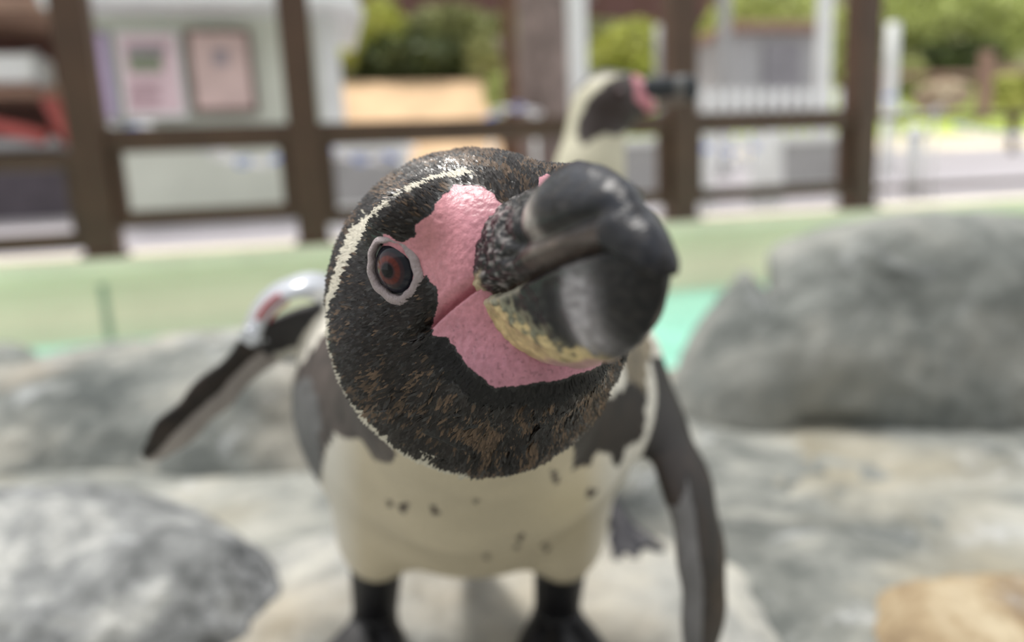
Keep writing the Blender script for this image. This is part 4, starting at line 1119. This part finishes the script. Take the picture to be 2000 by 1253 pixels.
# hillside
hb = MB(); nx_, ny_ = 40, 14; gv = []
for i in range(nx_ + 1):
    for j in range(ny_ + 1):
        x = -30 + 75 * i / nx_; y = 14.6 + 26 * j / ny_
        z = 2.1 + .62 * (y - 14.6) + (.35 * math.sin(i * 1.3 + j) + .25 * math.sin(i * .6 - j * 1.7)) * min(1, j / 2)
        gv.append(hb.bm.verts.new((x, y - FD, z)))
for i in range(nx_):
    for j in range(ny_): hb.bm.faces.new((gv[i * (ny_ + 1) + j], gv[(i + 1) * (ny_ + 1) + j], gv[(i + 1) * (ny_ + 1) + j + 1], gv[i * (ny_ + 1) + j + 1]))
hl = hb.build('hillside', mat_plain('wooded_hill', lin(132, 140, 84), .95, var=.35, scale=.55, grime=lin(80, 66, 54)), None, True); hl.matrix_world = Mf; tag(hl, kind='structure')

# bushes and trees: real leaves
def leafmat(name, c): return mat_plain(name, c, .6, bump=0, scale=3, var=.25)
LM = {'lime': leafmat('lime_leaf', lin(208, 214, 112)), 'green': leafmat('green_leaf', lin(212, 222, 140)), 'olive': leafmat('olive_leaf', lin(168, 172, 112)), 'dark': leafmat('dark_leaf', lin(92, 104, 60)), 'russet': leafmat('russet_leaf', lin(170, 120, 76))}
def gb(D): return gz(D) if D < 11.5 else float(np.interp(D, [11.5, 14.7, 40], [.86, 2.2, 17.8]))
def bush(x, y, D, rx, ry, mat, label, nlf=1300, cat='bush', lf=None, seed=0, trunk=False):
    rr = np.random.RandomState(seed + 100); t, z = fp(x, y, D); RX, RZ = rx * D / F, ry * D / F
    e = empty('bush' if cat == 'bush' else 'leafy_tree', at(D, t, gb(D)), YAW); tag(e, label, cat, 'shrubbery beyond the railing')
    zc = z - gb(D); lf = lf or .022 * D / 2.6
    d = rr.randn(nlf, 3); d /= np.linalg.norm(d, axis=1, keepdims=True)
    lump = 1 + .22 * vnoise(d, 2.2, seed); r = rr.uniform(.45, 1.0, nlf) ** .5 * lump
    c = d * r[:, None] * np.array([RX, min(RX, 1.0), RZ]) + np.array([0, 0, zc])
    u = rr.randn(nlf, 3); u /= np.linalg.norm(u, axis=1, keepdims=True); v = np.cross(u, rr.randn(nlf, 3)); v /= np.linalg.norm(v, axis=1, keepdims=True)
    s = lf * rr.uniform(.6, 1.3, (nlf, 1))
    Vv = np.stack([c - u * s, c + v * s * .45, c + u * s, c - v * s * .45], 1).reshape(-1, 3)
    Qq = np.arange(nlf * 4).reshape(-1, 4)
    me = bpy.data.meshes.new('foliage'); me.from_pydata(Vv.tolist(), [], Qq.tolist()); me.update()
    o = link('foliage', me, LM[mat], e); o['kind'] = 'stuff'
    mb = MB()
    for k in range(3): mb.tube([(0, 0, -.05), (RX * .2 * (k - 1), 0, zc * .5), (RX * .5 * (k - 1), .1 * k, zc)], [.035, .028, .015], 8)
    mb.build('stem', M['bark2'], e, True)
bush(742, 48, 15.5, 48, 40, 'lime', 'lime green bush high left of the grey tree trunk', 900, seed=1)
bush(662, 92, 15.2, 40, 34, 'lime', 'lime green bush right beside the kiosk corner', 800, seed=2)
bush(880, 62, 16.4, 90, 40, 'olive', 'wide olive bush in the middle of the slope', 1300, seed=3)
bush(800, 118, 15.6, 110, 40, 'dark', 'dark low thicket under the olive bush', 1500, seed=4)
bush(950, 118, 15.0, 44, 52, 'olive', 'tall olive shrub left of the grey tree trunk', 1000, seed=5)
bush(985, 186, 7.6, 40, 36, 'green', 'small rounded green bush at the foot of the grey tree trunk', 700, seed=6)
bush(1225, 98, 15.0, 88, 52, 'lime', 'bright lime hedge above the far penguin\'s head', 1500, seed=7)
bush(1500, 12, 10.6, 110, 34, 'green', 'green branches over the grey shed', 1300, seed=8)
bush(1400, 110, 9.0, 46, 90, 'green', 'tall green shrub left of the grey shed', 1200, seed=9)
bush(1650, 90, 9.0, 40, 80, 'green', 'green shrub between shed and last thick post', 1000, seed=10)
bush(1800, 25, 15.6, 130, 70, 'green', 'leafy tree crown at the upper right', 2400, 'tree', seed=11)
bush(1975, 40, 14.8, 100, 80, 'green', 'leafy tree crown in the upper right corner', 2000, 'tree', seed=12)
bush(1850, 120, 15.2, 120, 46, 'dark', 'shady thicket beneath the leafy crowns', 1500, seed=13)
bush(1985, 175, 8.5, 60, 44, 'lime', 'lime green bush behind the timber fence at the right edge', 900, seed=14)
bush(1760, 150, 14.4, 50, 50, 'olive', 'olive bush just right of the short whitish pole', 900, seed=15)
bush(90, -60, 9.0, 200, 60, 'dark', 'dark tree crown above the kiosk', 1200, 'tree', seed=16)
def far_rock(p, w): return ell(p, P(1840, 190, 8.0), np.array([.30, .16, .25]))
rock('stone', far_rock, (1740, 1940, 150, 230, 7.0, 9.2), 5, gE, 'pinkish brown stone lying on the green bank', 0, .02, 3, 40)
